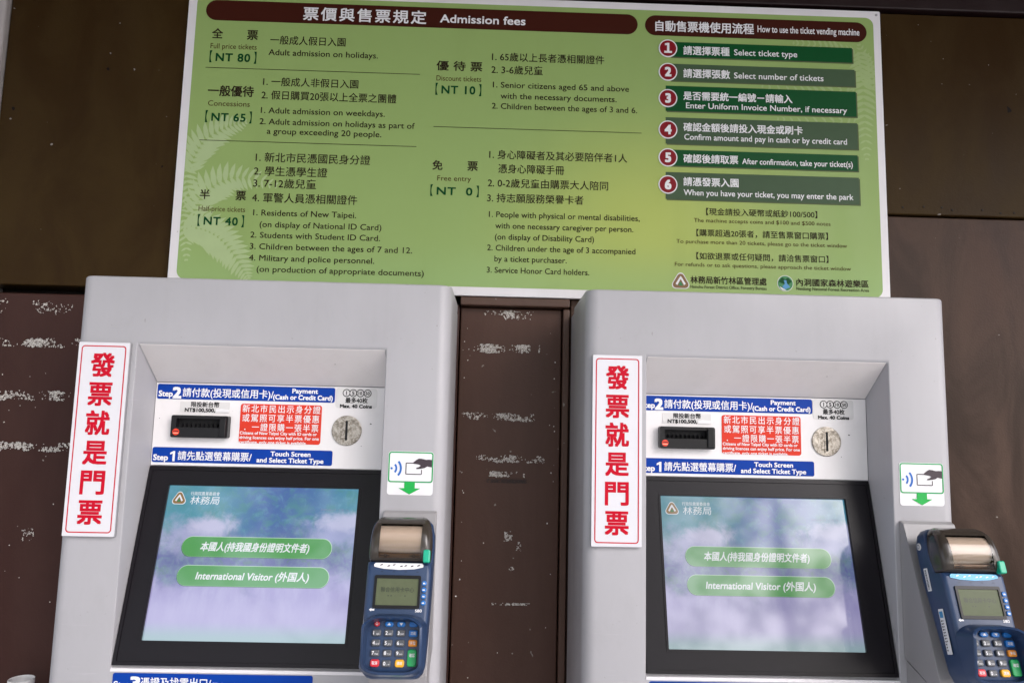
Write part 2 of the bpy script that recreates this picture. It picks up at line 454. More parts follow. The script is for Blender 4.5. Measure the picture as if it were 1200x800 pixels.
# notice board lettering in board millimetres: text, left, middle height, width, size, style
TEXTS = [
   ('票價與售票規定', 221.7, 542.6, 236.6, 28.9, 'W'),
   ('Admission fees', 485.6, 543.1, 165.2, 23.2, 'W'),
   ('全', 49.6, 496.1, 19.1, 21.7, 'D'),
   ('票', 116.5, 495.6, 20.4, 21.7, 'D'),
   ('Full price tickets', 48.1, 471.8, 87.9, 15.2, 'n'),
   ('【NT 80】', 48.0, 449.3, 88.5, 22.4, 'g'),
   ('一般成人假日入園', 161.1, 487.1, 144.0, 19.1, 'd'),
   ('Adult admission on holidays.', 159.3, 462.8, 209.2, 16.9, 'd'),
   ('一般優待', 49.6, 381.3, 86.4, 22.8, 'D'),
   ('Concessions', 51.3, 357.0, 79.0, 15.2, 'n'),
   ('【NT 65】', 48.4, 329.8, 86.8, 21.9, 'g'),
   ('1. 一般成人非假日入園', 152.7, 403.1, 180.9, 18.8, 'd'),
   ('2. 假日購買20張以上全票之團體', 151.2, 376.2, 256.1, 19.2, 'd'),
   ('1. Adult admission on weekdays.', 151.9, 346.3, 234.7, 16.6, 'd'),
   ('2. Adult admission on holidays as part of', 150.9, 324.2, 293.5, 16.5, 'd'),
   ('a group exceeding 20 people.', 165.7, 305.5, 216.2, 16.5, 'd'),
   ('1. 新北市民憑國民身分證', 148.1, 253.2, 215.1, 20.0, 'd'),
   ('2. 學生憑學生證', 146.6, 226.2, 137.1, 19.9, 'd'),
   ('3. 7-12歲兒童', 146.5, 202.9, 117.6, 19.8, 'd'),
   ('4. 軍警人員憑相關證件', 146.2, 174.8, 196.1, 19.8, 'd'),
   ('半', 48.9, 177.9, 18.2, 19.7, 'D'),
   ('票', 115.5, 177.5, 19.4, 20.2, 'D'),
   ('Half-price tickets', 48.4, 151.3, 86.3, 14.4, 'n'),
   ('【NT 40】', 48.5, 127.9, 85.3, 21.2, 'g'),
   ('1. Residents of New Taipei.', 150.1, 146.5, 191.6, 16.1, 'd'),
   ('(on display of National ID Card)', 163.4, 124.4, 226.4, 16.0, 'd'),
   ('2. Students with Student ID Card.', 147.6, 103.9, 240.7, 15.9, 'd'),
   ('3. Children between the ages of 7 and 12.', 147.9, 82.2, 301.0, 15.9, 'd'),
   ('4. Military and police personnel.', 147.7, 60.4, 231.7, 15.8, 'd'),
   ('(on production of appropriate documents)', 163.2, 39.5, 309.0, 15.8, 'd'),
   ('優待票', 481.8, 446.5, 87.7, 20.8, 'D'),
   ('Discount tickets', 482.4, 422.0, 86.2, 15.2, 'n'),
   ('【NT 10】', 481.5, 399.0, 87.6, 22.3, 'g'),
   ('1. 65歲以上長者憑相關證件', 588.2, 468.5, 217.4, 19.1, 'd'),
   ('2. 3-6歲兒童', 587.7, 442.4, 99.0, 19.1, 'd'),
   ('1. Senior citizens aged 65 and above', 591.3, 412.3, 262.8, 16.5, 'd'),
   ('with the necessary documents.', 606.6, 390.4, 223.6, 16.5, 'd'),
   ('2. Children between the ages of 3 and 6.', 590.4, 369.6, 279.5, 16.4, 'd'),
   ('免', 481.2, 247.9, 18.9, 20.1, 'D'),
   ('票', 547.4, 248.3, 20.2, 20.6, 'D'),
   ('Free entry', 490.9, 223.6, 63.8, 14.7, 'n'),
   ('【NT  0】', 478.9, 198.6, 91.0, 20.8, 'g'),
   ('1. 身心障礙者及其必要陪伴者1人', 588.1, 272.7, 263.3, 19.0, 'd'),
   ('憑身心障礙手冊', 605.9, 245.1, 125.1, 19.0, 'd'),
   ('2. 0-2歲兒童由購票大人陪同', 586.7, 216.9, 228.4, 18.9, 'd'),
   ('3. 持志願服務榮譽卡者', 586.3, 187.7, 182.2, 18.8, 'd'),
   ('1. People with physical or mental disabilities,', 590.4, 156.4, 285.1, 15.9, 'd'),
   ('with one necessary caregiver per person.', 603.0, 134.8, 260.4, 15.8, 'd'),
   ('(on display of Disability Card)', 602.8, 113.4, 186.5, 15.7, 'd'),
   ('2. Children under the age of 3 accompanied', 588.9, 92.2, 278.7, 15.7, 'd'),
   ('by a ticket purchaser.', 603.0, 71.4, 135.3, 15.6, 'd'),
   ('3. Service Honor Card holders.', 589.2, 49.8, 191.8, 15.6, 'd'),
   ('自動售票機使用流程', 905.4, 542.6, 193.3, 23.4, 'W'),
   ('How to use the ticket vending machine', 1106.4, 544.3, 201.3, 19.5, 'w'),
   ('【現金請投入硬幣或紙鈔100/500】', 1002.4, 173.2, 212.7, 15.0, 'd'),
   ('The machine accepts coins and $100 and $500 notes', 978.7, 156.4, 261.4, 11.0, 'n'),
   ('【購票超過20張者，請至售票窗口購票】', 983.4, 131.7, 251.1, 14.9, 'd'),
   ('To purchase more than 20 tickets, please go to the ticket window', 945.2, 114.8, 325.6, 10.9, 'n'),
   ('【如欲退票或任何疑問，請洽售票窗口】', 983.1, 87.1, 251.0, 14.8, 'd'),
   ('For refunds or to ask questions, please approach the ticket window', 942.2, 70.7, 334.7, 10.8, 'n'),
   ('林務局新竹林區管理處', 971.6, 41.0, 143.7, 15.2, 'D'),
   ('Hsinchu Forest District Office, Forestry Bureau', 971.5, 28.5, 143.6, 8.5, 'd'),
   ('內洞國家森林遊樂區', 1172.0, 41.7, 137.3, 15.2, 'D'),
   ('Neidong National Forest Recreation Area', 1171.7, 30.2, 138.0, 8.5, 'd'),
]
STEPS = [
   ('1', 929.7, 497.3, 933.9, 480.8, 1292.2, 511.2, [('請選擇票種', 960.1, 494.0, 90.1, 19.3, 'W'), ('Select ticket type', 1059.4, 494.0, 123.8, 17.2, 'w')]),
   ('2', 929.6, 449.2, 933.8, 432.2, 1295.9, 466.4, [('請選擇張數', 959.9, 447.3, 90.6, 19.2, 'W'), ('Select number of tickets', 1058.8, 446.7, 175.1, 17.1, 'w')]),
   ('3', 929.5, 395.9, 925.4, 370.6, 1297.0, 421.5, [('是否需要統一編號－請輸入', 959.7, 401.6, 212.0, 18.3, 'W'), ('Enter Uniform Invoice Number, if necessary', 964.6, 382.8, 313.6, 16.6, 'w')]),
   ('4', 929.4, 332.7, 925.3, 305.3, 1297.4, 357.7, [('確認金額後請投入現金或刷卡', 959.4, 338.8, 230.8, 18.3, 'W'), ('Confirm amount and pay in cash or by credit card', 961.0, 319.7, 315.2, 16.4, 'w')]),
   ('5', 929.3, 277.3, 933.4, 261.8, 1296.2, 293.3, [('確認後請取票', 959.2, 276.1, 105.0, 18.1, 'W'), ('After confirmation, take your ticket(s)', 1072.4, 274.6, 213.6, 16.0, 'w')]),
   ('6', 929.2, 223.9, 925.1, 196.0, 1297.3, 248.8, [('請憑發票入園', 959.0, 230.5, 105.4, 18.0, 'W'), ('When you have your ticket, you may enter the park', 959.4, 210.0, 325.9, 16.1, 'w')]),
]


# ------------------------------------------------------------------ ground and sky setting
b = MB(); b.faces([(-300, -300, 0), (300, -300, 0), (300, 300, 0), (-300, 300, 0)], [(0, 1, 2, 3)])
g = b.build('ground', 'concrete'); g['kind'] = 'structure'

# ------------------------------------------------------------------ the ticket office wall (things: one building with its panels)
office = thing('ticket_office', 'dark brown panelled ticket office wall behind the two machines', 'building', (0, 0, 0))
def panel(x0, x1, z0, z1, yf, mat, bev=0.002):
    b = MB(); b.box(x0, x1, yf, 0.06, z0, z1, 0, bev); return b.build('wall_panel', mat, office)
ZS = 1.679
left_low = panel(-0.955, -0.0715, 0.02, ZS - 0.005, 0.0, 'wall_low')
left_up = panel(-0.955, 0.7405, ZS + 0.0095, 2.284, -0.010, 'wall_up')
mid = panel(-0.0695, 0.1215, 0.02, 1.6695, 0.006, 'wall_mid')
right_low = panel(0.1375, 1.62, 0.02, 1.8695, 0.0, 'wall_right')
right_up = panel(0.7435, 1.62, 1.8725, 2.2835, -0.006, 'wall_up')
far_low = panel(1.623, 2.9, 0.02, 1.8695, 0.0, 'wall_right')
far_up = panel(1.623, 2.9, 1.8725, 2.2835, -0.006, 'wall_up')
out_left = panel(-2.9, -1.2555, 0.02, 2.2835, 0.0, 'wall_low')
b = MB(); b.box(0.1235, 0.1355, -0.006, 0.05, 0.02, 1.6695, 0, 0.002); b.build('trim_board', 'trim', office)
b = MB(); b.box(-0.0695, 0.1345, -0.016, 0.05, 1.6715, 1.6875, 0, 0.002); b.build('ledge', 'trim', office)
b = MB(); b.box(-3.0, 3.0, -0.018, 0.06, 2.287, 2.62, 0, 0.003); b.build('beam', 'beam', office)
b = MB(); b.box(-3.0, 3.0, 0.062, 0.16, 0.0, 2.75, 0); b.build('backing', 'groove', office)
b = MB()
EAVE_Y, EAVE_Z, EAVE_X = -1.3, 2.62, 3.2
b.box(-3.2, EAVE_X, EAVE_Y, 0.3, EAVE_Z + 0.003, EAVE_Z + 0.06, 0)
for k in range(8):
    x = -3.1 + k * 0.83
    b.box(x - 0.03, x + 0.03, EAVE_Y + 0.02, -0.02, EAVE_Z - 0.09, EAVE_Z, 0, 0.003)
b.build('roof', 'soffit', office)

def flakes(x0, x1, z0, z1, y, frac, seed, cell=0.0010, mat='residue', parent=None, name='tape_residue', ragged=True):
    """Torn crumbs of old tape: a jittered grid kept where a ragged noise is highest (frac of the strip)."""
    b = MB(); r = random.Random(seed); nx = max(2, int((x1 - x0) / cell)); nz = max(2, int((z1 - z0) / cell)); q = {}
    for i in range(nx):
        for j in range(nz):
            p = Vector((i * cell, j * cell, seed * 3.7))
            e = noise.noise(p * 210) * 0.6 + noise.noise(p * 520) * 0.35 + noise.noise(Vector((i * cell * 30, j * cell * 60, seed * 1.3))) * 0.75
            if ragged:
                e -= 0.35 * max(0, abs(2 * j / nz - 1) - 0.7) / 0.3 + 0.3 * max(0, abs(2 * i / nx - 1) - 0.85) / 0.15
            q[i, j] = e
    lim = sorted(q.values())[int((1 - frac) * (len(q) - 1))]
    for (i, j), e in q.items():
        if e < lim or r.random() < 0.06: continue
        x = x0 + i * cell; z = z0 + j * cell; s = cell * r.uniform(0.35, 0.78); a = r.uniform(0, 3.14); k = r.choice((4, 5))
        b.flat([(x + s * r.uniform(.7, 1.25) * math.cos(a + t * 6.283 / k), z + s * r.uniform(.7, 1.25) * math.sin(a + t * 6.283 / k)) for t in range(k)],
               r.uniform(0, 0.0003), upright(0, y, 0))
    o = b.build(name, mat, parent, recalc=False); o['kind'] = 'stuff'; return o
# left of the left machine
flakes(-0.955, -0.765, 1.632, 1.664, -0.0015, 0.045, 1, parent=left_low)
flakes(-0.920, -0.755, 1.572, 1.593, -0.0015, 0.24, 2, parent=left_low)
flakes(-0.975 + .02, -0.755, 1.474, 1.495, -0.0015, 0.25, 3, parent=left_low)
flakes(-0.975 + .02, -0.755, 1.383, 1.402, -0.0015, 0.30, 4, parent=left_low)
flakes(-0.842, -0.820, 1.222, 1.248, -0.0015, 0.16, 5, parent=left_low)
# between the machines
flakes(-0.064, 0.072, 1.646, 1.667, 0.0045, 0.13, 6, parent=mid)
flakes(-0.064, 0.064, 1.584, 1.602, 0.0045, 0.38, 7, parent=mid)
flakes(0.078, 0.082, 1.585, 1.603, 0.0045, 0.35, 17, parent=mid)
flakes(-0.068, 0.080, 1.458, 1.474, 0.0045, 0.28, 8, parent=mid)
flakes(-0.068, 0.098, 1.381, 1.398, 0.0045, 0.22, 9, parent=mid)
flakes(-0.008, 0.060, 1.355, 1.367, 0.0045, 0.38, 10, parent=mid)
flakes(-0.012, 0.062, 1.3455, 1.3525, 0.0048, 0.92, 11, 0.0010, parent=mid, mat='residue_dark', name='dark_stain', ragged=False)
flakes(0.022, 0.038, 1.238, 1.262, 0.0045, 0.34, 12, parent=mid)
flakes(0.044, 0.054, 1.222, 1.242, 0.0045, 0.22, 13, parent=mid)
flakes(0.032, 0.044, 1.188, 1.196, 0.0045, 0.3, 15, parent=mid)
flakes(-0.004, 0.074, 1.1275, 1.1325, 0.0045, 0.38, 14, 0.0010, parent=mid)
def chips(n_, xs, y, seed, par):
    b = MB(); r = random.Random(seed)
    for k in range(n_):
        x = r.uniform(*r.choice(xs)); z = r.uniform(1.0, 1.66); s = r.uniform(0.0005, 0.0014)
        b.flat([(x + s * r.uniform(.6, 1.3) * math.cos(t), z + s * r.uniform(.6, 1.5) * math.sin(t)) for t in (0, 1.2, 2.5, 3.8, 5.1)], 0, upright(0, y, 0))
    o = b.build('paint_chips', 'residue', par, recalc=False); o['kind'] = 'stuff'
chips(30, ((-0.066, -0.05), (0.1, 0.12), (-0.06, 0.115)), 0.0045, 5, mid)
chips(24, ((-0.95, -0.775),), -0.0015, 6, left_low)
r = random.Random(5)
for k in range(9):   # nail heads along the bottom edge of the upper right panel
    b = MB(); x = 0.775 + k * 0.037 + r.uniform(-.012, .012)
    b.prism(circle(x, 1.884 + r.uniform(-.005, .005), 0.0020, 8), 0, 0.0008, upright(0, -0.0062, 0))
    b.build('nail_head', 'groove', right_up)

# pale pillar at the far left
b = MB(); b.box(-1.255, -0.957, -0.022, 0.055, 0.0, 2.284, 0, 0.004)
tag(b.build('pillar', 'plaster'), 'pale plaster pillar at the upper left beside the dark wall', 'pillar')

# ------------------------------------------------------------------ notice board
BX, BZ, BY = -0.6115, 1.688, -0.0205
board = thing('notice_board', 'green bilingual admission fee board with white border above the machines', 'notice board', (BX, BY, BZ))
SH = (BX, BY, BZ)
FB = upright(BX, BY, BZ)
mm = 0.001
b = MB(); b.prism(rrect(0, 1.3512, 0, 0.5904, 0.002, 1), -0.0085, 0.0, FB, 0, 0.001)
b.build('border', 'board_white', board, SH)
STY = {'d': (1, 0.006), 'D': (1, 0.016), 'n': (2, 0.0), 'g': (3, 0.024), 'w': (4, 0.010), 'W': (4, 0.018)}
def board_line(b, s, x, z, wd, sz, mi, bo, w):
    """One line of board lettering; wide-set characters keep their own width, bracketed prices sit between their brackets."""
    if s[0] == '【' and 'NT' in s:
        b.text('【', FB, x * mm, z * mm, w, 0.0042, sz * 1.15 * mm, mi, 0.008)
        b.text('】', FB, (x + wd) * mm - 0.0042, z * mm, w, 0.0042, sz * 1.15 * mm, mi, 0.008)
        b.text(s[1:-1], FB, (x + 0.135 * wd) * mm, z * mm, w, wd * 0.73 * mm, sz * mm, mi, bo, space=1.12)
        return
    space = 1.0
    if len(s) > 1 and all(ord(c) > 0x2E00 for c in s):
        space = max(1.0, (wd / sz - 0.92) / (len(s) - 1))
    b.text(s, FB, x * mm, z * mm, w, wd * mm if len(s) > 1 else sz * 0.93 * mm, sz * mm, mi, bo, space=round(space, 3))
b = MB(); b.prism(rrect(0.0165, 1.3365, 0.0165, 0.5755, 0.016, 6), -0.0005, 0.0005, FB, 0)
for x0, z0, x1 in ((0.0414, 0.4272, 0.4502), (0.0405, 0.2830, 0.4492), (0.4801, 0.3238, 0.8787)):
    b.flat([(x0, z0), (x1, z0), (x1, z0 + 0.0011), (x0, z0 + 0.0011)], 0.0010, FB, 1)
for s, x, z, wd, sz, st in TEXTS:
    mi, bo = STY[st]
    if st in 'Ww': continue
    board_line(b, s, x, z, wd, sz, mi, bo, 0.0011)
b.build('printed_sheet', ['print', 'dark_text', 'brown_text', 'price_text'], board, SH)

_leaf = [0]
def clip(poly):
    """Keep only what lies on the green sheet."""
    for ax, lim, sg in ((0, 0.0172, 1), (0, 1.3358, -1), (1, 0.0175, 1), (1, 0.5745, -1)):
        out = []
        for i, p in enumerate(poly):
            q = poly[i - 1]; ip, iq = sg * (p[ax] - lim) >= 0, sg * (q[ax] - lim) >= 0
            if ip != iq:
                t = (lim - q[ax]) / (p[ax] - q[ax]); out.append((q[0] + (p[0] - q[0]) * t, q[1] + (p[1] - q[1]) * t))
            if ip: out.append(p)
        poly = out
    return poly
def frond(b, pts, length, mi, leaves=20, w=0.0008, first=0.0, side=(1, -1), lean=0.6):
    """Fern frond: a curved rib with tapering leaflets on both sides."""
    P = [Vector(p) * mm for p in pts]
    def at(t):
        k = t * (len(P) - 1); i = min(int(k), len(P) - 2); f = k - i
        p0 = P[max(i - 1, 0)]; p1 = P[i]; p2 = P[i + 1]; p3 = P[min(i + 2, len(P) - 1)]
        return 0.5 * ((2 * p1) + (p2 - p0) * f + (2 * p0 - 5 * p1 + 4 * p2 - p3) * f * f + (3 * p1 - p0 - 3 * p2 + p3) * f ** 3)
    for k in range(leaves):
        t = first + (1 - first) * (k + 0.5) / leaves
        p = at(t); d = (at(min(t + 0.01, 1)) - at(max(t - 0.01, 0))).normalized()
        L = length * mm * min(1, 0.55 + 1.6 * (t - first)) * max(0.13, (1 - t) ** 0.62)
        for sd in side:
            n = Vector((-d.y, d.x)) * sd
            a = (n + d * lean).normalized(); L2 = L * rnd.uniform(0.9, 1.08)
            hw = max(L2 * 0.15, 0.002); c = Vector((-a.y, a.x))
            tip = p + a * L2 + d * L2 * 0.14
            _leaf[0] += 1
            ww = 0.0006 + _leaf[0] * 0.000001
            poly = [p - c * hw * 0.55, p + a * L2 * 0.35 - c * hw, p + a * L2 * 0.72 - c * hw * 0.72 + d * L2 * .05, tip, p + a * L2 * 0.7 + c * hw * 0.78 + d * L2 * .05, p + a * L2 * 0.3 + c * hw, p + c * hw * 0.55]
            poly = clip([(q.x, q.y) for q in poly])
            if len(poly) > 2: b.flat(poly, ww, FB, mi)
b = MB()
frond(b, [(26, 222), (34, 252), (50, 282), (78, 304), (104, 316), (126, 322)], 50, 0, 17, lean=0.45)
frond(b, [(38, 140), (52, 172), (78, 198), (112, 212), (150, 210), (192, 199)], 50, 0, 17, 0.00082, 0.0, lean=0.35)
frond(b, [(22, 112), (54, 112), (86, 98), (114, 72), (136, 40), (148, 20)], 56, 0, 20, 0.00084, 0.0, lean=0.45)
frond(b, [(18, 236), (22, 205), (30, 172), (40, 140), (56, 118)], 30, 0, 13, 0.00086, 0.0, lean=0.3)
frond(b, [(17, 150), (24, 118), (30, 84), (33, 50)], 26, 0, 10, 0.00088, 0.0, lean=0.4)
b.build('fern_print', 'fern', board, SH, recalc=False)
b = MB()
frond(b, [(1310, 505), (1312, 460), (1312, 400), (1313, 340), (1315, 284)], 38, 0, 19, 0.0008, 0.0, lean=0.4)
frond(b, [(1330, 425), (1322, 460), (1316, 492), (1306, 520)], 30, 0, 10, 0.00082, 0.0)
frond(b, [(1300, 500), (1260, 507), (1215, 517), (1175, 518)], 26, 0, 12, 0.00084, 0.0)
frond(b, [(1300, 436), (1240, 420), (1180, 419), (1110, 427)], 26, 0, 13, 0.00086, 0.0)
frond(b, [(1300, 372), (1250, 360), (1190, 357), (1140, 362)], 22, 0, 11, 0.00088, 0.0)
b.build('fern_print', 'fern_faint', board, SH, recalc=False)

for x0, x1, names in ((0.0345, 0.8705, (0, 1)), (0.8850, 1.3225, None)):
    b = MB(); b.prism(rrect(x0, x1, 0.5240, 0.5650, 0.0205, 8), 0.0005, 0.0012, FB, 0)
    for s, x, z, wd, sz, st in TEXTS:
        if st in 'Ww' and x0 < x * mm < x1:
            board_line(b, s, x, z, wd, sz, 1, STY[st][1], 0.0016)
    b.build('header_bar', ['maroon', 'white_ink'], board, SH)
for i, (num, cx, cz, l, z0, r_, z1, rows) in enumerate(STEPS):
    b = MB()
    b.flat([((l + 2) * mm, (z0 - 2.4) * mm), ((r_ + 2.4) * mm, (z0 - 2.4) * mm), ((r_ + 2.4) * mm, (z1 - 2) * mm), ((l + 2) * mm, (z1 - 2) * mm)], 0.00105, FB, 2)
    b.prism([(l * mm, z0 * mm), (r_ * mm, z0 * mm), (r_ * mm, z1 * mm), (l * mm, z1 * mm)], 0.0005, 0.0013, FB, 0)
    for s, x, z, wd, sz, st in rows:
        board_line(b, s, x, z, wd, sz, 1, STY[st][1], 0.0017)
    bar = b.build('step_bar', ['bar_green' if i in (0, 2, 4) else 'bar_grey', 'white_ink', 'bar_shade'], board, SH)
    b = MB()
    b.prism(circle(cx * mm, cz * mm, 0.0182, 32), 0.0014, 0.0021, FB, 1)
    b.flat(circle(cx * mm, cz * mm, 0.0160, 32), 0.0025, FB, 0)
    b.text('１' if num == '1' else num, FB, cx * mm, cz * mm, 0.0029, None, 0.025, 1, 0.045, align='c')
    b.build('number_badge', ['badge', 'white_ink'], bar, SH)
def tent_emblem(b, fr, cx, cy, s, w, brown, white, green, wm=0):
    """Forest bureau mark: rounded brown triangle with a white tree-roof shape and a green peak."""
    def tri(k, yo=0.0):
        out = []
        for ang in (90, 210, 330):
            px, py = cx + 0.62 * s * k * math.cos(math.radians(ang)), cy - 0.12 * s + yo + 0.62 * s * k * math.sin(math.radians(ang))
            for d in (-60, -30, 0, 30, 60):
                out.append((px + 0.42 * s * k * math.cos(math.radians(ang + d)), py + 0.42 * s * k * math.sin(math.radians(ang + d))))
        return out
    b.flat(tri(1.12), w, fr, white); b.flat(tri(1.0), w + 0.0002, fr, brown)
    for m in (-1, 1):
        b.flat([(cx, cy + .62 * s), (cx + m * .16 * s, cy + .42 * s), (cx + m * .62 * s, cy - .34 * s), (cx + m * .40 * s, cy - .50 * s), (cx + m * .08 * s, cy + .12 * s), (cx, cy + .2 * s)], w + 0.0004 + 0.00005 * (m + 1), fr, white)
    b.flat([(cx, cy - .02 * s), (cx - .3 * s, cy - .55 * s), (cx + .3 * s, cy - .55 * s)], w + 0.0006, fr, green)
b = MB(); tent_emblem(b, FB, 0.9530, 0.0382, 0.0155, 0.0009, 0, 1, 2)
b.build('emblem', ['em_brown', 'white_ink', 'em_green'], board, SH)
b = MB(); ex, ez = 1.1509, 0.0392
b.flat(circle(ex, ez, 0.0152, 32), 0.0009, FB, 1); b.flat(circle(ex, ez, 0.0143, 32), 0.0011, FB, 0)
b.flat([(ex - .0130, ez + .003), (ex - .006, ez + .0115), (ex, ez + .0075), (ex + .005, ez + .0110), (ex + .0125, ez + .004), (ex + .006, ez - .002), (ex - .004, ez - .001)], 0.0013, FB, 3)
b.flat([(ex - .003, ez + .006), (ex + .002, ez + .006), (ex + .003, ez), (ex + .009, ez - .007), (ex - .002, ez - .012), (ex - .006, ez - .006), (ex - .001, ez - .001)], 0.0015, FB, 2)
b.flat([(ex - .012, ez - .006), (ex - .006, ez - .009), (ex + .002, ez - .0135), (ex - .006, ez - .0128)], 0.0017, FB, 1)
b.build('emblem', ['em_green', 'white_ink', 'em_blue', 'bar_green'], board, SH)
for x, z in ((0.008, 0.582), (1.343, 0.582), (0.008, 0.009), (1.343, 0.009)):
    b = MB(); b.prism(circle(x, z, 0.0024, 12), 0, 0.0012, FB, 0, 0.0004); b.build('fixing_screw', 'sign_edge', board, SH)

# ------------------------------------------------------------------ ticket machine
MX, MW, MZ, D = -0.6306, 0.56, 1.6609, 0.26
OFF = 0.7656
RL, RR = -0.5377, -0.1666
ROOT = (MX + MW / 2, -D / 2, 0.0)
machine = thing('ticket_machine', 'left grey ticket vending machine with vivid blue touch screen picture', 'ticket machine', ROOT, 'ticket machines side by side')

def casing_mesh():
    rad = 0.020
    plan = []
    x0, x1, y0, y1 = MX, MX + MW, -D, -0.086
    plan += [(x1, y1), (x0, y1)]
    for k in range(9):
        a = math.radians(180 + 90 * k / 8); plan.append((x0 + rad + rad * math.cos(a), y0 + rad + rad * math.sin(a)))
    for k in range(9):
        a = math.radians(270 + 90 * k / 8); plan.append((x1 - rad + rad * math.cos(a), y0 + rad + rad * math.sin(a)))
    b = MB()
    b.prism(plan, 0.06, MZ, None, 0)
    bmesh.ops.recalc_face_normals(b.bm, faces=b.bm.faces[:])
    top = [e for e in b.bm.edges if all(abs(v.co.z - MZ) < 1e-6 for v in e.verts)]
    bmesh.ops.bevel(b.bm, geom=top, offset=0.004, segments=3, affect='EDGES', profile=0.5)
    body = b.build('casing', 'casing')
    c = MB()
    prof = [(-0.30, 1.5607), (-D, 1.5607), (-0.184, 1.5030), (-0.184, 1.3735), (-0.2540, 1.0955), (-D, 1.0925), (-0.30, 1.0925)]
    n = len(prof)
    c.faces([(RL, y, z) for y, z in prof] + [(RR, y, z) for y, z in prof],
            [tuple(range(n)), tuple(reversed(range(n, 2 * n)))] + [(i, n + i, n + (i + 1) % n, (i + 1) % n) for i in range(n)])
    cut = c.build('cutter', 'casing')
    mod = body.modifiers.new('cut', 'BOOLEAN'); mod.object = cut; mod.operation = 'DIFFERENCE'; mod.solver = 'EXACT'
    bv = body.modifiers.new('soft', 'BEVEL'); bv.width = 0.0026; bv.segments = 3; bv.limit_method = 'ANGLE'; bv.angle_limit = math.radians(35)
    dg = bpy.context.evaluated_depsgraph_get(); dg.update()
    me = bpy.data.meshes.new_from_object(body.evaluated_get(dg))
    bpy.data.objects.remove(body); bpy.data.objects.remove(cut)
    me.transform(Matrix.Translation(-Vector(ROOT)))
    for p in me.polygons: p.use_smooth = True
    me.set_sharp_from_angle(angle=math.radians(25))
    me.name = 'casing'
    if not me.materials: me.materials.append(M['casing'])
    o = bpy.data.objects.new('casing', me); C.objects.link(o); o.parent = machine
casing_mesh()
b = MB(); b.box(MX + 0.004, MX + MW - 0.004, -0.0835, -0.002, 0.05, MZ - 0.004, 0, 0.003); b.build('rear_cabinet', 'casing', machine, ROOT)
b = MB(); b.box(MX + 0.010, MX + MW - 0.010, -0.0862, -0.0833, 0.06, MZ - 0.010, 0); b.build('door_gasket', 'seam', machine, ROOT)
b = MB(); b.box(MX + 0.02, MX + MW - 0.02, -D + 0.03, -0.02, 0.0, 0.0595, 0); b.build('plinth', 'bezel', machine, ROOT)

FP = upright(0, -0.19, 0)           # white payment panel at the back of the recess
b = MB(); b.prism([(RL + 0.0012, 1.3765), (RR - 0.0012, 1.3765), (RR - 0.0012, 1.5050), (RL + 0.0012, 1.5050)], -0.0055, 0, FP)
b.build('payment_panel', 'back_panel', machine, ROOT)
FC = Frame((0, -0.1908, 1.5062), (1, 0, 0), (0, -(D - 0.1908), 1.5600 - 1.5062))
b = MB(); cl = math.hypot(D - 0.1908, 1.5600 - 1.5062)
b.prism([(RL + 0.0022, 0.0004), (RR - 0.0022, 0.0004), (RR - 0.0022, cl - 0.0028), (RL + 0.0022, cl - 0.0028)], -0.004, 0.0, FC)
b.build('recess_ceiling', 'ceiling_lit', machine, ROOT)
b = MB()   # dark joint round the sheet metal of the recess
b.prism([(RL + 0.0003, -0.002), (RR - 0.0003, -0.002), (RR - 0.0003, cl - 0.0006), (RL + 0.0003, cl - 0.0006)], -0.0046, -0.0042, FC)
b.build('recess_joint', 'seam', machine, ROOT)
W1 = 0.0006
def label(name, x0, x1, z0, z1, r, mats, fr=FP):
    b = MB(); b.prism(rrect(x0, x1, z0, z1, r, 4), 0.0001, W1, fr, 0); return b
T1 = W1 + 0.0004
b = label('step_label', -0.5345, -0.2550, 1.4795, 1.5030, 0.003, None)
b.text('Step', FP, -0.5318, 1.4880, T1, 0.0215, 0.0125, 1, 0.03)
b.text('2', FP, -0.5095, 1.4897, T1, 0.0120, 0.0235, 1, 0.045)
b.text('請付款(投現或信用卡)/', FP, -0.4945, 1.4900, T1, 0.1425, 0.0152, 1, 0.012)
b.text('Payment', FP, -0.3223, 1.4968, T1, 0.0400, 0.0100, 1, 0.03)
b.text('(Cash or Credit Card)', FP, -0.3520, 1.4866, T1, 0.0935, 0.0105, 1, 0.03)
b.build('step_label', ['blue_label', 'white_ink'], machine, ROOT)
b = label('step_label', -0.5350, -0.2543, 1.3808, 1.4042, 0.003, None)
b.text('Step', FP, -0.5325, 1.3885, T1, 0.0222, 0.0125, 1, 0.03)
b.flat([(-.5030, 1.3828), (-.4995, 1.3828), (-.4995, 1.3985), (-.5022, 1.3985), (-.5070, 1.3958), (-.5070, 1.3930), (-.5030, 1.3945)], T1, FP, 1)
b.text('請先點選螢幕購票/', FP, -0.4948, 1.3912, T1, 0.1145, 0.0150, 1, 0.012)
b.text('Touch Screen', FP, -0.3507, 1.3977, T1, 0.0620, 0.0100, 1, 0.03)
b.text('and Select Ticket Type', FP, -0.3720, 1.3876, T1, 0.1040, 0.0102, 1, 0.03)
b.build('step_label', ['blue_label', 'white_ink'], machine, ROOT)
b = label('note_label', -0.4975, -0.4195, 1.4595, 1.4760, 0.001, None)
b.text('限投新台幣', FP, -0.4800, 1.4717, T1, 0.0440, 0.0090, 1, 0.02)
b.text('NT$100,500,', FP, -0.4892, 1.4632, T1, 0.0470, 0.0078, 1, 0.04)
b.prism([(-0.4405, 1.4600), (-0.4205, 1.4605), (-0.4200, 1.4645), (-0.4330, 1.4660), (-0.4402, 1.4648)], T1, T1 + 0.0004, FP, 2)
b.build('banknote_label', ['clear_label', 'black_ink', 'white_label'], machine, ROOT)
b = label('red', -0.4023, -0.2745, 1.4130, 1.4748, 0.004, None)
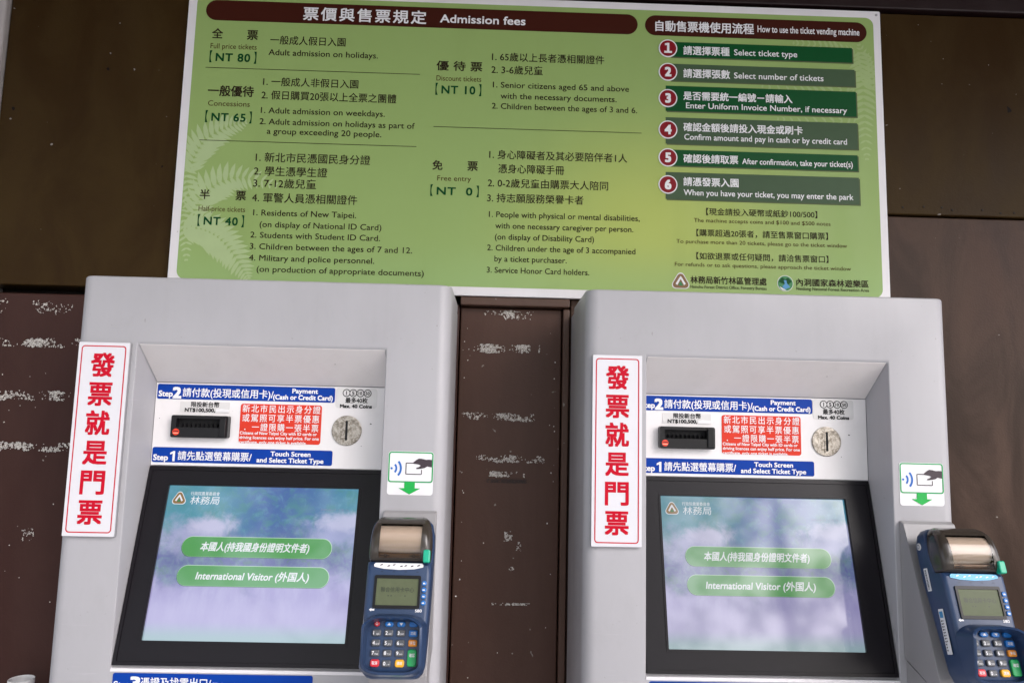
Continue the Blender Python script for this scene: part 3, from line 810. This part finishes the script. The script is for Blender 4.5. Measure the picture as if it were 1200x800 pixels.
b.text('新北市民出示身分證', FP, -0.3990, 1.4670, T1, 0.1225, 0.0132, 1, 0.006, 0, 'l', 1.22)
b.text('或駕照可享半票優惠', FP, -0.3985, 1.4524, T1, 0.1205, 0.0132, 1, 0.006, 0, 'l', 1.22)
b.text('．一證限購一張半票', FP, -0.3945, 1.4382, T1, 0.1160, 0.0128, 1, 0.006, 0, 'l', 1.22)
b.text('Citizens of New Taipei City with ID cards or', FP, -0.4010, 1.4292, T1, 0.1205, 0.0066, 1, 0.02)
b.text('driving licences can enjoy half price. For one', FP, -0.4010, 1.4222, T1, 0.1240, 0.0066, 1, 0.02)
b.text('certificate, only one ticket is available.', FP, -0.4010, 1.4150, T1, 0.1050, 0.0066, 1, 0.02)
b.build('discount_label', ['red_label', 'white_ink'], machine, ROOT)
b = label('coin', -0.2540, -0.1880, 1.4716, 1.5035, 0.005, None)
for x, n_ in ((-0.2368, '1'), (-0.2262, '5'), (-0.2149, '10'), (-0.2034, '50')):
    b.flat(circle(x, 1.4955, 0.0062, 20), T1, FP, 1); b.flat(circle(x, 1.4955, 0.0049, 20), T1 + 0.0003, FP, 0)
    b.text(n_, FP, x, 1.4955, T1 + 0.0006, None, 0.0088 if len(n_) < 2 else 0.0070, 1, 0.025, align='c')
b.text('最多40枚', FP, -0.2380, 1.4838, T1, 0.0350, 0.0092, 1, 0.02)
b.text('Max. 40 Coins', FP, -0.2460, 1.4748, T1, 0.0500, 0.0074, 1, 0.045)
b.build('coin_label', ['clear_label', 'black_ink'], machine, ROOT)

# banknote acceptor: moulded black mouth standing off the panel
bx0, bx1, bz0, bz1 = -0.5045, -0.4165, 1.4200, 1.4545
b = MB()
h = 0.012
b.ring(rrect(bx0, bx1, bz0, bz1, 0.003, 3), rrect(bx0 + 0.008, bx1 - 0.013, bz0 + 0.0155, bz1 - 0.005, 0.001, 3), 0, h, FP, 0)
b.flat(rrect(bx0 + 0.008, bx1 - 0.013, bz0 + 0.0155, bz1 - 0.005, 0.001, 3), 0.0015, FP, 1)
for k in range(9):
    x = bx0 + 0.013 + k * 0.0068
    b.faces([(x, bz0 + .0165, .0016), (x + .0028, bz0 + .0165, .0016), (x + .0028, bz0 + .0165, .010), (x, bz0 + .0225, .004), (x + .0028, bz0 + .0225, .004)], [(0, 1, 4, 3), (1, 2, 4)], FP, 0)
b.prism([(bx1 - 0.0125, bz0 + 0.002), (bx1 - 0.002, bz0 + 0.002), (bx1 - 0.002, bz1 - 0.002), (bx1 - 0.0125, bz1 - 0.002)], h - 0.001, h + 0.003, FP, 0, 0.0015)
acc = b.build('banknote_slot', ['dark_plastic', 'black'], machine, ROOT)
b = MB(); lx, lz = bx0 + 0.0085, bz0 + 0.0085
b.prism(circle(lx, lz, 0.0052, 16), h - 0.001, h + 0.0006, FP, 0)
for dz in (-.0024, .0008): b.flat([(lx - .0042, lz + dz), (lx + .0042, lz + dz), (lx + .0042, lz + dz + .0011), (lx - .0042, lz + dz + .0011)], h + 0.0009, FP, 1 if dz < 0 else 2)
b.build('indicator_lens', ['led_red', 'led_pale', 'dark_plastic'], acc, ROOT)
b = MB(); cx, cz = -0.2338, 1.4362
b.prism(circle(cx, cz, 0.0236, 40), 0, 0.0025, FP, 0, 0.0012)
b.ring(rrect(cx - 0.0038, cx + 0.0038, cz - 0.0175, cz + 0.0175, 0.003, 4), rrect(cx - 0.0019, cx + 0.0019, cz - 0.0155, cz + 0.0155, 0.0018, 4), 0.002, 0.0036, FP, 0)
b.prism(rrect(cx - 0.0019, cx + 0.0019, cz - 0.0155, cz + 0.0155, 0.0018, 4), 0.002, 0.0029, FP, 1)
b.build('coin_slot', ['nickel', 'black'], machine, ROOT)
b = MB()
for x, z, s in ((-0.197, 1.4475, 0.0009), (-0.1955, 1.4472, 0.0007), (-0.21, 1.4125, 0.0006), (-0.5282, 1.449, 0.0006)):
    b.flat(circle(x, z, s, 7), 0.0004, FP)
b.build('dirt_specks', 'black_ink', machine, ROOT)['kind'] = 'stuff'

# sloped touch screen
FS = Frame((0, -0.19, 1.375), (1, 0, 0), (0, 0.07, 0.278))
SX0, SX1, SV0, SV1 = -0.5024, -0.2095, -0.2520, -0.0292
b = MB()
b.ring(rrect(RL + 0.0006, RR - 0.0006, -0.2850, 0.0, 0.001, 2), rrect(SX0, SX1, SV0, SV1, 0.001, 2), -0.0055, 0.0, FS, 0)
b.ring(rrect(RL + 0.0016, RR - 0.0016, -0.2840, -0.001, 0.002, 2), rrect(RL + 0.006, RR - 0.006, -0.280, -0.006, 0.002, 2), 0.0, 0.0018, FS, 0)
b.ring(rrect(SX0 - 0.0035, SX1 + 0.0035, SV0 - 0.0035, SV1 + 0.0035, 0.002, 2), rrect(SX0 - 0.0005, SX1 + 0.0005, SV0 - 0.0005, SV1 + 0.0005, 0.001, 2), 0.0, 0.0012, FS, 0)
b.build('screen_bezel', 'bezel', machine, ROOT)
PX0, PX1 = SX0 - ROOT[0], SX1 - ROOT[0]
q0 = FS.m @ Vector((0, SV0, 0)); q1 = FS.m @ Vector((0, SV1, 0)); PZ0, PZ1 = q0.z, q1.z
M['picture'] = picture()
b = MB(); ws = -0.0042
b.prism([(SX0 - .002, SV0 - .002), (SX1 + .002, SV0 - .002), (SX1 + .002, SV1 + .002), (SX0 - .002, SV1 + .002)], -0.0054, ws, FS, 0)
tent_emblem(b, FS, -0.4846, -0.0485, 0.0098, ws + 0.0003, 1, 2, 3)
b.text('行政院農業委員會', FS, -0.4683, -0.0410, ws + 0.0003, 0.0443, 0.0062, 2, 0.0)
b.text('林務局', FS, -0.4671, -0.0515, ws + 0.0003, 0.0442, 0.0135, 2, 0.0, 0.12)
b.text('2020-06-12 11:35:24', FS, -0.2659, -0.0615, ws + 0.0003, 0.0431, 0.0042, 4, 0.0)
scr = b.build('screen', ['picture', 'gui_brown', 'gui_white', 'gui_dgreen', 'gui_grey'], machine, ROOT)
for v0, v1, s, x0, x1 in ((-0.1342, -0.1056, '本國人(持我國身份證明文件者)', -0.4393, -0.2764), (-0.1760, -0.1474, 'International Visitor (外国人)', -0.4392, -0.2722)):
    b = MB()
    b.flat(rrect(-0.4688, -0.2422, v0 - 0.0010, v1 + 0.0002, 0.0145, 8), ws + 0.0003, FS, 2)
    b.flat(rrect(-0.4680, -0.2422, v0 - 0.0002, v1 + 0.0008, 0.0145, 8), ws + 0.0005, FS, 3)
    b.flat(rrect(-0.4678, -0.2430, v0, v1, 0.0143, 8), ws + 0.0007, FS, 0)
    b.text(s, FS, x0, (v0 + v1) / 2, ws + 0.0010, x1 - x0, 0.0143, 1, 0.016, 0.17)
    b.build('screen_button', ['gui_green', 'gui_white', 'gui_rim', 'gui_hi'], scr, ROOT)

FF = upright(0, -D, 0)
b = MB(); b.prism(rrect(-0.5335, -0.2508, 1.0640, 1.0886, 0.003, 4), 0.0001, W1, FF, 0)
b.text('Step', FF, -0.5310, 1.0732, T1, 0.0235, 0.0125, 1, 0.02)
b.text('3', FF, -0.5075, 1.0752, T1, 0.0125, 0.0235, 1, 0.045)
b.text('憑證及找零出口/', FF, -0.4935, 1.0758, T1, 0.0990, 0.0150, 1, 0.012)
b.text('Take the Receipt and Change', FF, -0.3915, 1.0732, T1, 0.1340, 0.0105, 1, 0.03)
b.build('step_label', ['blue_label', 'white_ink'], machine, ROOT)

# contactless payment sticker
b = MB(); sx0, sx1, sz0, sz1 = -0.1565, -0.0892, 1.3450, 1.4085
b.prism(rrect(sx0, sx1, sz0, sz1, 0.004, 4), 0.0001, W1, FF, 0)
fz0 = 1.3632
b.flat_ring(rrect(sx0 + .0008, sx1 - .0004, fz0, sz1 - .0006, 0.004, 4), rrect(sx0 + .0027, sx1 - .0023, fz0 + .0019, sz1 - .0024, 0.0026, 4), T1, FF, 1)
ccx = -0.1235
b.flat([(ccx - .0078, fz0 + .0004), (ccx - .0078, fz0 - .0082), (ccx - .0160, fz0 - .0082), (ccx, fz0 - .0172), (ccx + .0160, fz0 - .0082), (ccx + .0078, fz0 - .0082), (ccx + .0078, fz0 + .0004)], T1 + 0.0002, FF, 2)
wx, wz = sx0 + 0.0050, 1.3835
b.flat(circle(wx + .0006, wz, 0.0017, 12), T1, FF, 3)
b.flat(arc_band(wx - .001, wz, 0.0072, 0.0100, -42, 42), T1, FF, 3)
b.flat(arc_band(wx - .001, wz, 0.0138, 0.0168, -42, 42), T1, FF, 3)
kx0, kx1, kz0, kz1 = sx0 + .0262, sx0 + .0505, 1.3748, 1.3922
b.flat([(kx0, kz0 + .001), (kx0 + .001, kz0), (kx1 - .001, kz0), (kx1, kz0 + .001), (kx1, kz0 + .0075), (kx1 - .0013, kz0 + .0070), (kx1 - .0013, kz0 + .0013), (kx0 + .0013, kz0 + .0013), (kx0 + .0013, kz1 - .0013), (kx0 + .010, kz1 - .0013), (kx0 + .012, kz1), (kx0 + .001, kz1), (kx0, kz1 - .001)], T1, FF, 4)
hx, hz = sx0, 1.3760
hand = [(.0378, .0172), (.0420, .0205), (.0455, .0225), (.0500, .0222), (.0560, .0208), (.0600, .0212), (.0650, .0208), (.0650, .0100), (.0615, .0104), (.0580, .0112), (.0545, .0088), (.0500, .0078), (.0445, .0070), (.0420, .0072), (.0420, .0088), (.0455, .0098), (.0485, .0122), (.0455, .0138), (.0410, .0144), (.0365, .0150)]
b.flat([(hx + u, hz + v) for u, v in reversed(hand)], T1 + 0.0002, FF, 4)
b.build('contactless_sticker', ['white_label', 'frame_green', 'green_ink', 'wave_blue', 'hand_ink'], machine, ROOT)

# sloping bracket that carries the card reader
b = MB()
KX0, KX1 = -0.1590, -0.0815
def yz(poly, x0, x1, mi=0):
    n = len(poly)
    b.faces([(x0, y, z) for y, z in poly] + [(x1, y, z) for y, z in poly],
            [tuple(range(n)), tuple(reversed(range(n, 2 * n)))] + [(i, n + i, n + (i + 1) % n, (i + 1) % n) for i in range(n)], None, mi)
yz([(-D - .0002, 1.3230), (-0.2700, 1.3200), (-0.2770, 1.3060), (-0.3460, 1.1190), (-0.3420, 1.1020), (-D - .0002, 1.1280)], KX0, KX1)
yz([(-D - .0002, 1.1230), (-0.3320, 1.1020), (-0.3320, 0.9800), (-D - .0002, 0.9650)], KX0 + 0.003, KX1 - 0.003)
bmesh.ops.bevel(b.bm, geom=b.bm.edges[:], offset=0.0012, segments=2, affect='EDGES', profile=0.5)
b.build('reader_bracket', 'bracket', machine, ROOT)
FK = upright(0, -0.3320, 0)
b = MB(); b.prism(rrect(-0.1530, -0.0880, 1.0280, 1.0905, 0.003, 3), 0.0001, W1, FK, 0)
b.flat([(-0.1320, 1.0900), (-0.1320, 1.076), (-0.1395, 1.076), (-0.1235, 1.066), (-0.1085, 1.076), (-0.1160, 1.076), (-0.1160, 1.0900)], T1, FK, 1)
b.build('arrow_sticker', ['white_label', 'green_ink'], machine, ROOT)

b = MB(); b.box(RL - .0005, RR + .0005, -D - .0012, -D + .004, 1.0900, 1.0950, 0, .0008); b.build('screen_trim', 'board_white', machine, ROOT)

second = copy_tree(machine)
second.location.x += OFF
def dim(o):      # right screen's glow lowered to imitate its wash-out at a slanting view
    for ch in kids(o):
        if ch.name.split('.')[0] in ('screen', 'screen_button'):
            ch.data = ch.data.copy()
            for k, m_ in enumerate(ch.data.materials):
                w_ = bpy.data.materials.get(m_.name + '_weak') or m_.copy()
                w_.name = m_.name + '_weak'
                w_.node_tree.nodes['Principled BSDF'].inputs['Emission Strength'].default_value = EM * 0.74
                ch.data.materials[k] = w_
            dim(ch)
dim(second)
second['label'] = 'right grey ticket vending machine with pale washed-out touch screen'

# ------------------------------------------------------------------ red lettered signs on the machines
def red_sign(x, label):
    root = thing('vertical_sign', label, 'sign', (x, -D - 0.001, 1.2770), 'red lettered signs on the machines')
    R0 = (x, -D - 0.001, 1.2770); fr = upright(*R0)
    b = MB(); b.prism(rrect(0, 0.0755, 0, 0.2825, 0.0012, 2), 0.0, 0.0050, fr, 0, 0.0006); b.build('sign_plate', 'sign_edge', root, R0)
    b = MB(); b.prism(rrect(0.0006, 0.0749, 0.0006, 0.2819, 0.001, 2), 0.0050, 0.0058, fr, 0)
    b.flat_ring(rrect(0.0050, 0.0705, 0.0055, 0.2770, 0.005, 5), rrect(0.0066, 0.0689, 0.0071, 0.2754, 0.0036, 5), 0.0061, fr, 1)
    for k, ch in enumerate('發票就是門票'):
        b.text(ch, fr, 0.0378, 0.2475 - k * 0.0427, 0.0061, 0.0335, 0.0372, 1, 0.026, align='c')
    b.build('sign_face', ['sign_white', 'red_ink'], root, R0)
red_sign(-0.6203, 'white vertical sign with red characters on the left machine')
red_sign(-0.6203 + OFF - 0.0005, 'white vertical sign with red characters on the right machine')

# ------------------------------------------------------------------ card readers
TH = math.radians(18)
RP = (-0.1207, -0.3785, 1.2320)
FR = Frame(RP, (1, 0, 0), (0, math.sin(TH), math.cos(TH)))
RB = tuple(FR.m @ Vector((0, -0.100, -0.045)))
reader = thing('card_reader', 'navy card payment terminal on the left machine seen face on', 'card reader', RB, 'card readers on the machines')

def section(hw, f, bk, v, rf=0.007, rb=0.010, n=5):
    pts = []
    for cx, cw, r, a0 in ((hw - rf, f - rf, rf, 0), (-hw + rf, f - rf, rf, 90), (-hw + rb, bk + rb, rb, 180), (hw - rb, bk + rb, rb, 270)):
        for k in range(n + 1):
            a = math.radians(a0 + 90 * k / n); pts.append((cx + r * math.cos(a), v, cw + r * math.sin(a)))
    return pts
b = MB()
prof = [(-.1020, .026, -.014, -.030, .004, .004), (-.1000, .032, -.006, -.038, .006, .008), (-.0950, .0365, -.002, -.043, .006, .009), (-.0850, .0390, 0, -.046, .006, .010), (-.0600, .0405, 0, -.047, .006, .010),
        (-.0200, .0415, 0, -.050, .006, .010), (.0200, .0420, 0, -.056, .006, .012), (.0340, .0420, 0, -.058, .006, .012), (.0385, .0420, -.004, -.058, .006, .012), (.0400, .0420, -.018, -.058, .005, .012),
        (.0600, .0422, -.022, -.058, .005, .012), (.0800, .0415, -.024, -.058, .005, .012), (.0930, .0385, -.026, -.056, .005, .012), (.0995, .0330, -.030, -.052, .004, .009), (.1020, .0270, -.036, -.046, .003, .004)]
b.loft([section(hw, f, bk, v, rf, rb) for v, hw, f, bk, rf, rb in prof], FR)
b.text('S80', FR, .0245, -.0215, 0.0005, 0.0085, 0.0050, 1, 0.02)
b.flat([(-.0345, -.0210), (-.0315, -.0190), (-.0315, -.0202), (-.0275, -.0200), (-.0275, -.0222), (-.0315, -.0220), (-.0315, -.0232)], 0.0005, FR, 1)
b.prism(rrect(-.0215, .0165, -.0298, -.0258, .0008, 2), 0, .0007, FR, 2)
for k in range(4): b.flat([(-.0235 + k * .0155, .0268), (-.0205 + k * .0155, .0268), (-.0205 + k * .0155, .0254), (-.0235 + k * .0155, .0254)], 0.0004, FR, 2)
b.build('body', ['navy', 'white_ink', 'navy_dark'], reader, RB)
# smoked printer lid
cv = [(.0392, .0385, -.002, .004), (.0410, .0398, .003, .006), (.0460, .0405, .0065, .008), (.0560, .0408, .0085, .009), (.0680, .0406, .0085, .010), (.0790, .0398, .0060, .010), (.0880, .0380, .0010, .009), (.0950, .0350, -.0065, .007), (.0995, .0310, -.0150, .005), (.1012, .0270, -.0220, .003)]
def cover_w(v):
    for a, c in zip(cv, cv[1:]):
        if a[0] <= v <= c[0]: t = (v - a[0]) / (c[0] - a[0]); return a[2] + (c[2] - a[2]) * t
    return cv[-1][2]
def lid_row(v):
    for a, c in zip(cv, cv[1:]):
        if a[0] <= v <= c[0]:
            t = (v - a[0]) / (c[0] - a[0]); hw, f, r_ = (a[k] + (c[k] - a[k]) * t for k in (1, 2, 3)); break
    s = section(hw, f, -.0255, v, r_, .002)
    return s[:6] + [(.0275 - k * .0055, v, f) for k in range(11)] + s[6:]
b = MB(); vs_ = sorted([c[0] for c in cv] + [.0430, .0500, .0620, .0740, .0840, .0872])
b.loft([lid_row(v) for v in vs_], FR)
inv = FR.m.inverted()
for f in b.bm.faces:
    p = inv @ f.calc_center_median()
    if abs(p.x) < .0274 and .0431 < p.y < .0870 and p.z > -.004: f.material_index = 1
lid = b.build('printer_lid', ['cover', 'smoked_window'], reader, RB)
b = MB()
b.loft([[(u, .0690 + .0185 * math.cos(6.283 * k / 28), -.0118 + .0185 * math.sin(6.283 * k / 28)) for k in range(28)] for u in (-.0290, .0290)], FR)
b.build('paper_roll', 'roll_paper', lid, RB)
b = MB(); b.prism([(-.0300, .0415), (.0300, .0415), (.0300, .0495), (-.0300, .0495)], -.020, -.0005, FR, 0)
b.build('print_head', 'chassis_brown', lid, RB)
for m in (-1, 1):
    b = MB(); w_ = cover_w(.0452) + .0010
    b.flat_ring(circle(m * .0185, .0455, .0021, 12), circle(m * .0185, .0455, .0012, 12), w_, FR, 0)
    for x0, x1 in ((-.0075, -.0019), (.0019, .0055)):
        q = sorted((m * .0185 - m * x0, m * .0185 - m * x1))
        b.flat([(q[0], .0450), (q[1], .0450), (q[1], .0458), (q[0], .0458)], w_ + .00001, FR, 0)
    b.build('lid_marking', 'black_ink', lid, RB, recalc=False)
b = MB(); b.prism(rrect(.0312, .0402, .0372, .0535, .002, 4), .002, .0105, FR, 0, .0015); b.build('release_button', 'mint', reader, RB)
b = MB(); b.prism([(-.0330, .0345), (-.0325, .0320), (-.020, .0295), (0, .0285), (.020, .0295), (.0315, .0320), (.0320, .0345), (.030, .0368), (-.031, .0368)], .0001, .0010, FR, 0)
for k in range(7):
    u = -.026 + k * .0085 + rnd.uniform(-.002, .002); v = .0325 + rnd.uniform(-.001, .001)
    b.flat([(u, v), (u + .0035, v + .0008), (u + .0042, v + .0022), (u + .0012, v + .0018)], .0013, FR, 1)
strip = b.build('tear_strip', ['white_label', 'hand_ink'], reader, RB)
b = MB()
b.ring(rrect(-.0303, .0297, -.0195, .0215, .002, 3), rrect(-.0272, .0270, -.0155, .0175, .001, 3), .0001, .0022, FR, 0)
fr_ = b.build('display_frame', 'dark_plastic', reader, RB)
b = MB(); b.flat([(-.0275, -.0158), (.0273, -.0158), (.0273, .0178), (-.0275, .0178)], .0008, FR, 0)
b.text('聯合信用卡中心', FR, -.0215, .0035, .0010, .0430, .0070, 1, 0.0)
b.text('▪ ▪ ▫ ▫ ▪', FR, -.012, -.0035, .0010, .0230, .0050, 1, 0.0)
b.build('display', ['lcd', 'lcd_ink'], fr_, RB)
for k in range(4):
    b = MB(); v = .0120 - k * .0080
    b.prism(circle(.0343, v, .0032, 18), 0, .0018, FR, 0, .0008)
    b.flat([(.0326, v - .0010), (.0332, v + .0012), (.0340, v - .0002), (.0346, v + .0012), (.0354, v + .0002), (.0360, v - .0010)], .0021, FR, 1)
    b.build('function_key', ['key_blue', 'white_ink'], reader, RB)
# privacy shield round the keypad
def arch(hu, v0, v1, rt, rb, n=8):
    return [(x, y) for x, y in
            [(hu - rt + rt * math.cos(math.radians(a)), v1 - rt * .62 + rt * .62 * math.sin(math.radians(a))) for a in [90 * k / n for k in range(n + 1)]] +
            [(-hu + rt + rt * math.cos(math.radians(a)), v1 - rt * .62 + rt * .62 * math.sin(math.radians(a))) for a in [90 + 90 * k / n for k in range(n + 1)]] +
            [(-hu + rb + rb * math.cos(math.radians(a)), v0 + rb * .5 + rb * .5 * math.sin(math.radians(a))) for a in [180 + 90 * k / n for k in range(n + 1)]] +
            [(hu - rb + rb * math.cos(math.radians(a)), v0 + rb * .5 + rb * .5 * math.sin(math.radians(a))) for a in [270 + 90 * k / n for k in range(n + 1)]]]
def hgt(v):   # tall beside the upper keys, falling towards the bottom edge
    t = max(0, min(1, (v + .099) / .032)); t = t * t * (3 - 2 * t)
    s = max(0, min(1, (v + .050) / .022))
    return .006 + .023 * t - .010 * s * s
A = arch(.0412, -.0990, -.0255, .026, .024); A2 = arch(.0378, -.0970, -.0290, .025, .023); B = arch(.0345, -.0940, -.0322, .022, .021); Bf = arch(.0338, -.0925, -.0345, .021, .020)
b = MB()
ringsz = [[(u, v, -.002) for u, v in A], [(u, v, hgt(v) * .92) for u, v in A2], [(u * .985, v, hgt(v)) for u, v in A2], [(u, v, hgt(v)) for u, v in B], [(u, v, hgt(v) * .92) for u, v in B], [(u, v, .0004) for u, v in Bf]]
b.loft(ringsz, FR, 0, False); b.build('keypad_shield', 'navy', reader, RB, sharp=60)
def key(u0, u1, v0, v1, mat, body, r=.002, h=.0036, sz=.0058, wd=None, extra=None):
    b = MB(); b.prism(rrect(u0, u1, v0, v1, r, 4), 0, h, FR, 0, .0012)
    cu, cv_ = (u0 + u1) / 2, (v0 + v1) / 2
    if extra:
        b.text(body, FR, u0 + .0016, cv_, h + .0003, None, sz, 1, 0.02)
        b.text(extra, FR, u0 + .0052, cv_ - .0012, h + .0003, (u1 - u0) - .0066, .0028, 1, 0.0)
    elif body == 'up': b.flat([(cu - .0022, cv_ - .0014), (cu + .0022, cv_ - .0014), (cu, cv_ + .0018)], h + .0003, FR, 1)
    elif body == 'down': b.flat([(cu - .0022, cv_ + .0014), (cu, cv_ - .0018), (cu + .0022, cv_ + .0014)], h + .0003, FR, 1)
    elif body: b.text(body, FR, cu, cv_ + (.003 if v1 - v0 > .015 else 0), h + .0003, wd, sz, 1, 0.008, align='c')
    b.build('key', [mat, 'white_ink'], reader, RB)
cols = (-.0217, -.0065, .0088)
names = (('1', 'QZ.'), ('2', 'ABC'), ('3', 'DEF'), ('4', 'GHI'), ('5', 'JKL'), ('6', 'MNO'), ('7', 'PRS'), ('8', 'TUV'), ('9', 'WXY'))
for i, (d_, e_) in enumerate(names):
    u = cols[i % 3]; v = -.0485 - (i // 3) * .0117
    key(u - .0054, u + .0054, v - .0040, v + .0040, 'key_grey', d_, extra=e_)
key(-.0119, -.0011, -.0878, -.0798, 'key_grey', '0', extra='-+')
key(-.0258, -.0188, -.0412, -.0345, 'key_red', 'O', .0034, sz=.0042)
key(-.0122, -.0012, -.0413, -.0348, 'key_blue', 'up', .003); key(.0030, .0142, -.0413, -.0348, 'key_blue', 'down', .003); key(.0185, .0295, -.0413, -.0348, 'key_blue', '', .003)
key(.0188, .0302, -.0528, -.0445, 'key_blue', '功能', wd=.0068, sz=.0044)
key(.0188, .0302, -.0642, -.0560, 'key_orange', '字母', wd=.0068, sz=.0044)
key(.0188, .0304, -.0872, -.0672, 'key_green', '確認', .003, wd=.0070, sz=.0046)
key(-.0268, -.0155, -.0880, -.0790, 'key_red', '取消', .0028, wd=.0068, sz=.0042)
key(.0040, .0155, -.0880, -.0790, 'key_yellow', '清除', .0028, wd=.0068, sz=.0042)
# stickers on the side cheek
def side_sticker(v0, v1, w0, w1, kind):
    b = MB(); fs = Frame(FR.m @ Vector((-.0424, 0, 0)), FR.m.to_3x3() @ Vector((0, 0, 1)), FR.m.to_3x3() @ Vector((0, 1, 0)))
    b.prism(rrect(w0, w1, v0, v1, .0008, 2), 0, .0006, fs, 0)
    if kind == 'bar':
        v = v0 + .002; r = random.Random(2)
        while v < v1 - .002:
            t = r.choice((.0004, .0006, .0009)); b.flat([(w0 + .002, v), (w1 - .0025, v), (w1 - .0025, v + t), (w0 + .002, v + t)], .0009, fs, 1); v += t + r.choice((.0005, .0008))
    else:
        b.flat([(w0 + .0015, v1 - .011), (w1 - .0015, v1 - .011), (w1 - .0015, v1 - .003), (w0 + .0015, v1 - .003)], .0009, fs, 2)
        for k in range(11):
            v = v1 - .014 - k * .0036
            b.flat([(w0 + .002, v - .002), (w0 + .0042, v - .002), (w0 + .0042, v), (w0 + .002, v)], .0009, fs, 1)
            if k < 8: b.flat([(w0 + .0055, v - .0016), (w0 + .0070, v - .0016), (w0 + .0070, v), (w0 + .0055, v)], .0009, fs, 1)
    b.build('side_label', ['white_label', 'black_ink', 'em_blue'], reader, RB)
side_sticker(.018, .048, -.040, -.0315, 'bar')
side_sticker(-.062, -.006, -.026, -.0155, 'text')
b = MB(); fs = Frame(FR.m @ Vector((-.0416, 0, 0)), FR.m.to_3x3() @ Vector((0, 0, 1)), FR.m.to_3x3() @ Vector((0, 1, 0)))
b.prism(circle(-.041, .078, .0048, 20), 0, .0012, fs, 0, .0004); b.flat_ring(circle(-.041, .078, .0030, 16), circle(-.041, .078, .0022, 16), .0016, fs, 1)
b.build('hinge_cap', ['clear_label', 'navy_dark'], reader, RB)
second_reader = copy_tree(reader)
second_reader.location.x += OFF
for ch in kids(second_reader):
    if ch.name.startswith('tear_strip'):
        ch.data = ch.data.copy(); ch.data.materials[0] = M['strip_blue']; ch.data.materials[1] = M['white_ink']
second_reader['label'] = 'navy card payment terminal on the right machine showing its stickered side'

# ------------------------------------------------------------------ white cup whose rim peeks in at the lower left
CX, CY, CZ = -0.7825, -0.060, 1.0105
root = thing('cup', 'white round container rim at the bottom left corner of the wall', 'cup', (CX, CY, CZ - 0.10))
b = MB(); n = 28
def cring(r, z): return [(CX + r * math.cos(2 * math.pi * k / n), CY + r * math.sin(2 * math.pi * k / n), z) for k in range(n)]
b.loft([cring(.0175, CZ - .10), cring(.0195, CZ - .02), cring(.0198, CZ - .001), cring(.0192, CZ), cring(.0178, CZ - .0015), cring(.0168, CZ - .09)], None, 0, True)
b.build('cup_wall', 'cup', root, (CX, CY, CZ - 0.10))
b = MB(); b.box(CX - .03, CX + .03, CY - .03, -0.001, CZ - .112, CZ - .1005, 0, .002)
b.build('cup_holder', 'sign_edge', root, (CX, CY, CZ - 0.10))

# ------------------------------------------------------------------ trees across the yard (mirrored in the screens)
def tree(x, y, hgt_, rad, seed, label, leaves=2600):
    r = random.Random(seed); root = thing('tree', label, 'tree', (x, y, 0), 'trees across the yard')
    b = MB(); rings = []
    for k in range(9):
        t = k / 8; rr = 0.16 * (1 - .75 * t) * hgt_ / 6
        ox, oy = .25 * math.sin(t * 3 + seed), .2 * math.sin(t * 2.3 + seed * 2)
        rings.append([(ox + rr * math.cos(6.283 * i / 10), oy + rr * math.sin(6.283 * i / 10), t * hgt_ * .8) for i in range(10)])
    b.loft(rings)
    for k in range(6):
        a = k * 1.05 + seed; z0 = hgt_ * (.3 + .08 * k); L = rad * .8
        b.loft([[(s * L * math.cos(a) + .05 * (1 - s * .7) * math.cos(6.283 * i / 6), s * L * math.sin(a) + .05 * (1 - s * .7) * math.sin(6.283 * i / 6), z0 + s * L * .7) for i in range(6)] for s in (0, .5, 1)])
    b.build('trunk', 'bark', root)
    b = MB(); cl = [(r.gauss(0, rad * .5), r.gauss(0, rad * .5), hgt_ * r.uniform(.38, 1.0), r.uniform(.35, .8) * rad * .5) for _ in range(26)]
    for k in range(leaves):
        c = r.choice(cl); d = Vector((r.gauss(0, 1), r.gauss(0, 1), r.gauss(0, .7))); d = d.normalized() * c[3] * r.uniform(.5, 1) ** .5
        p = Vector(c[:3]) + d; s = r.uniform(.06, .13); u = Vector((r.gauss(0, 1), r.gauss(0, 1), r.gauss(0, 1))).normalized(); v = u.orthogonal().normalized()
        b.faces([tuple(p - u * s), tuple(p + v * s * .5), tuple(p + u * s), tuple(p - v * s * .5)], [(0, 1, 2, 3)])
    b.build('crown', 'leaf', root, recalc=False)
TREES = [(-6.5, -7, 8, 2.6, 1, 'tall dense tree at the left end of the yard'), (-3.6, -6.5, 7.5, 2.4, 2, 'broad dark tree second from the left'), (-1.2, -8, 7, 2.2, 3, 'leafy tree behind the photographer'),
         (1.9, -9.0, 6.2, 1.7, 4, 'tall loose tree right of the middle', 1000), (4.3, -10, 7.0, 1.7, 5, 'slim airy tree at the right of the yard', 1100), (7.5, -11, 6.0, 1.8, 6, 'rounded tree at the far right')]
for t in TREES: tree(*t)
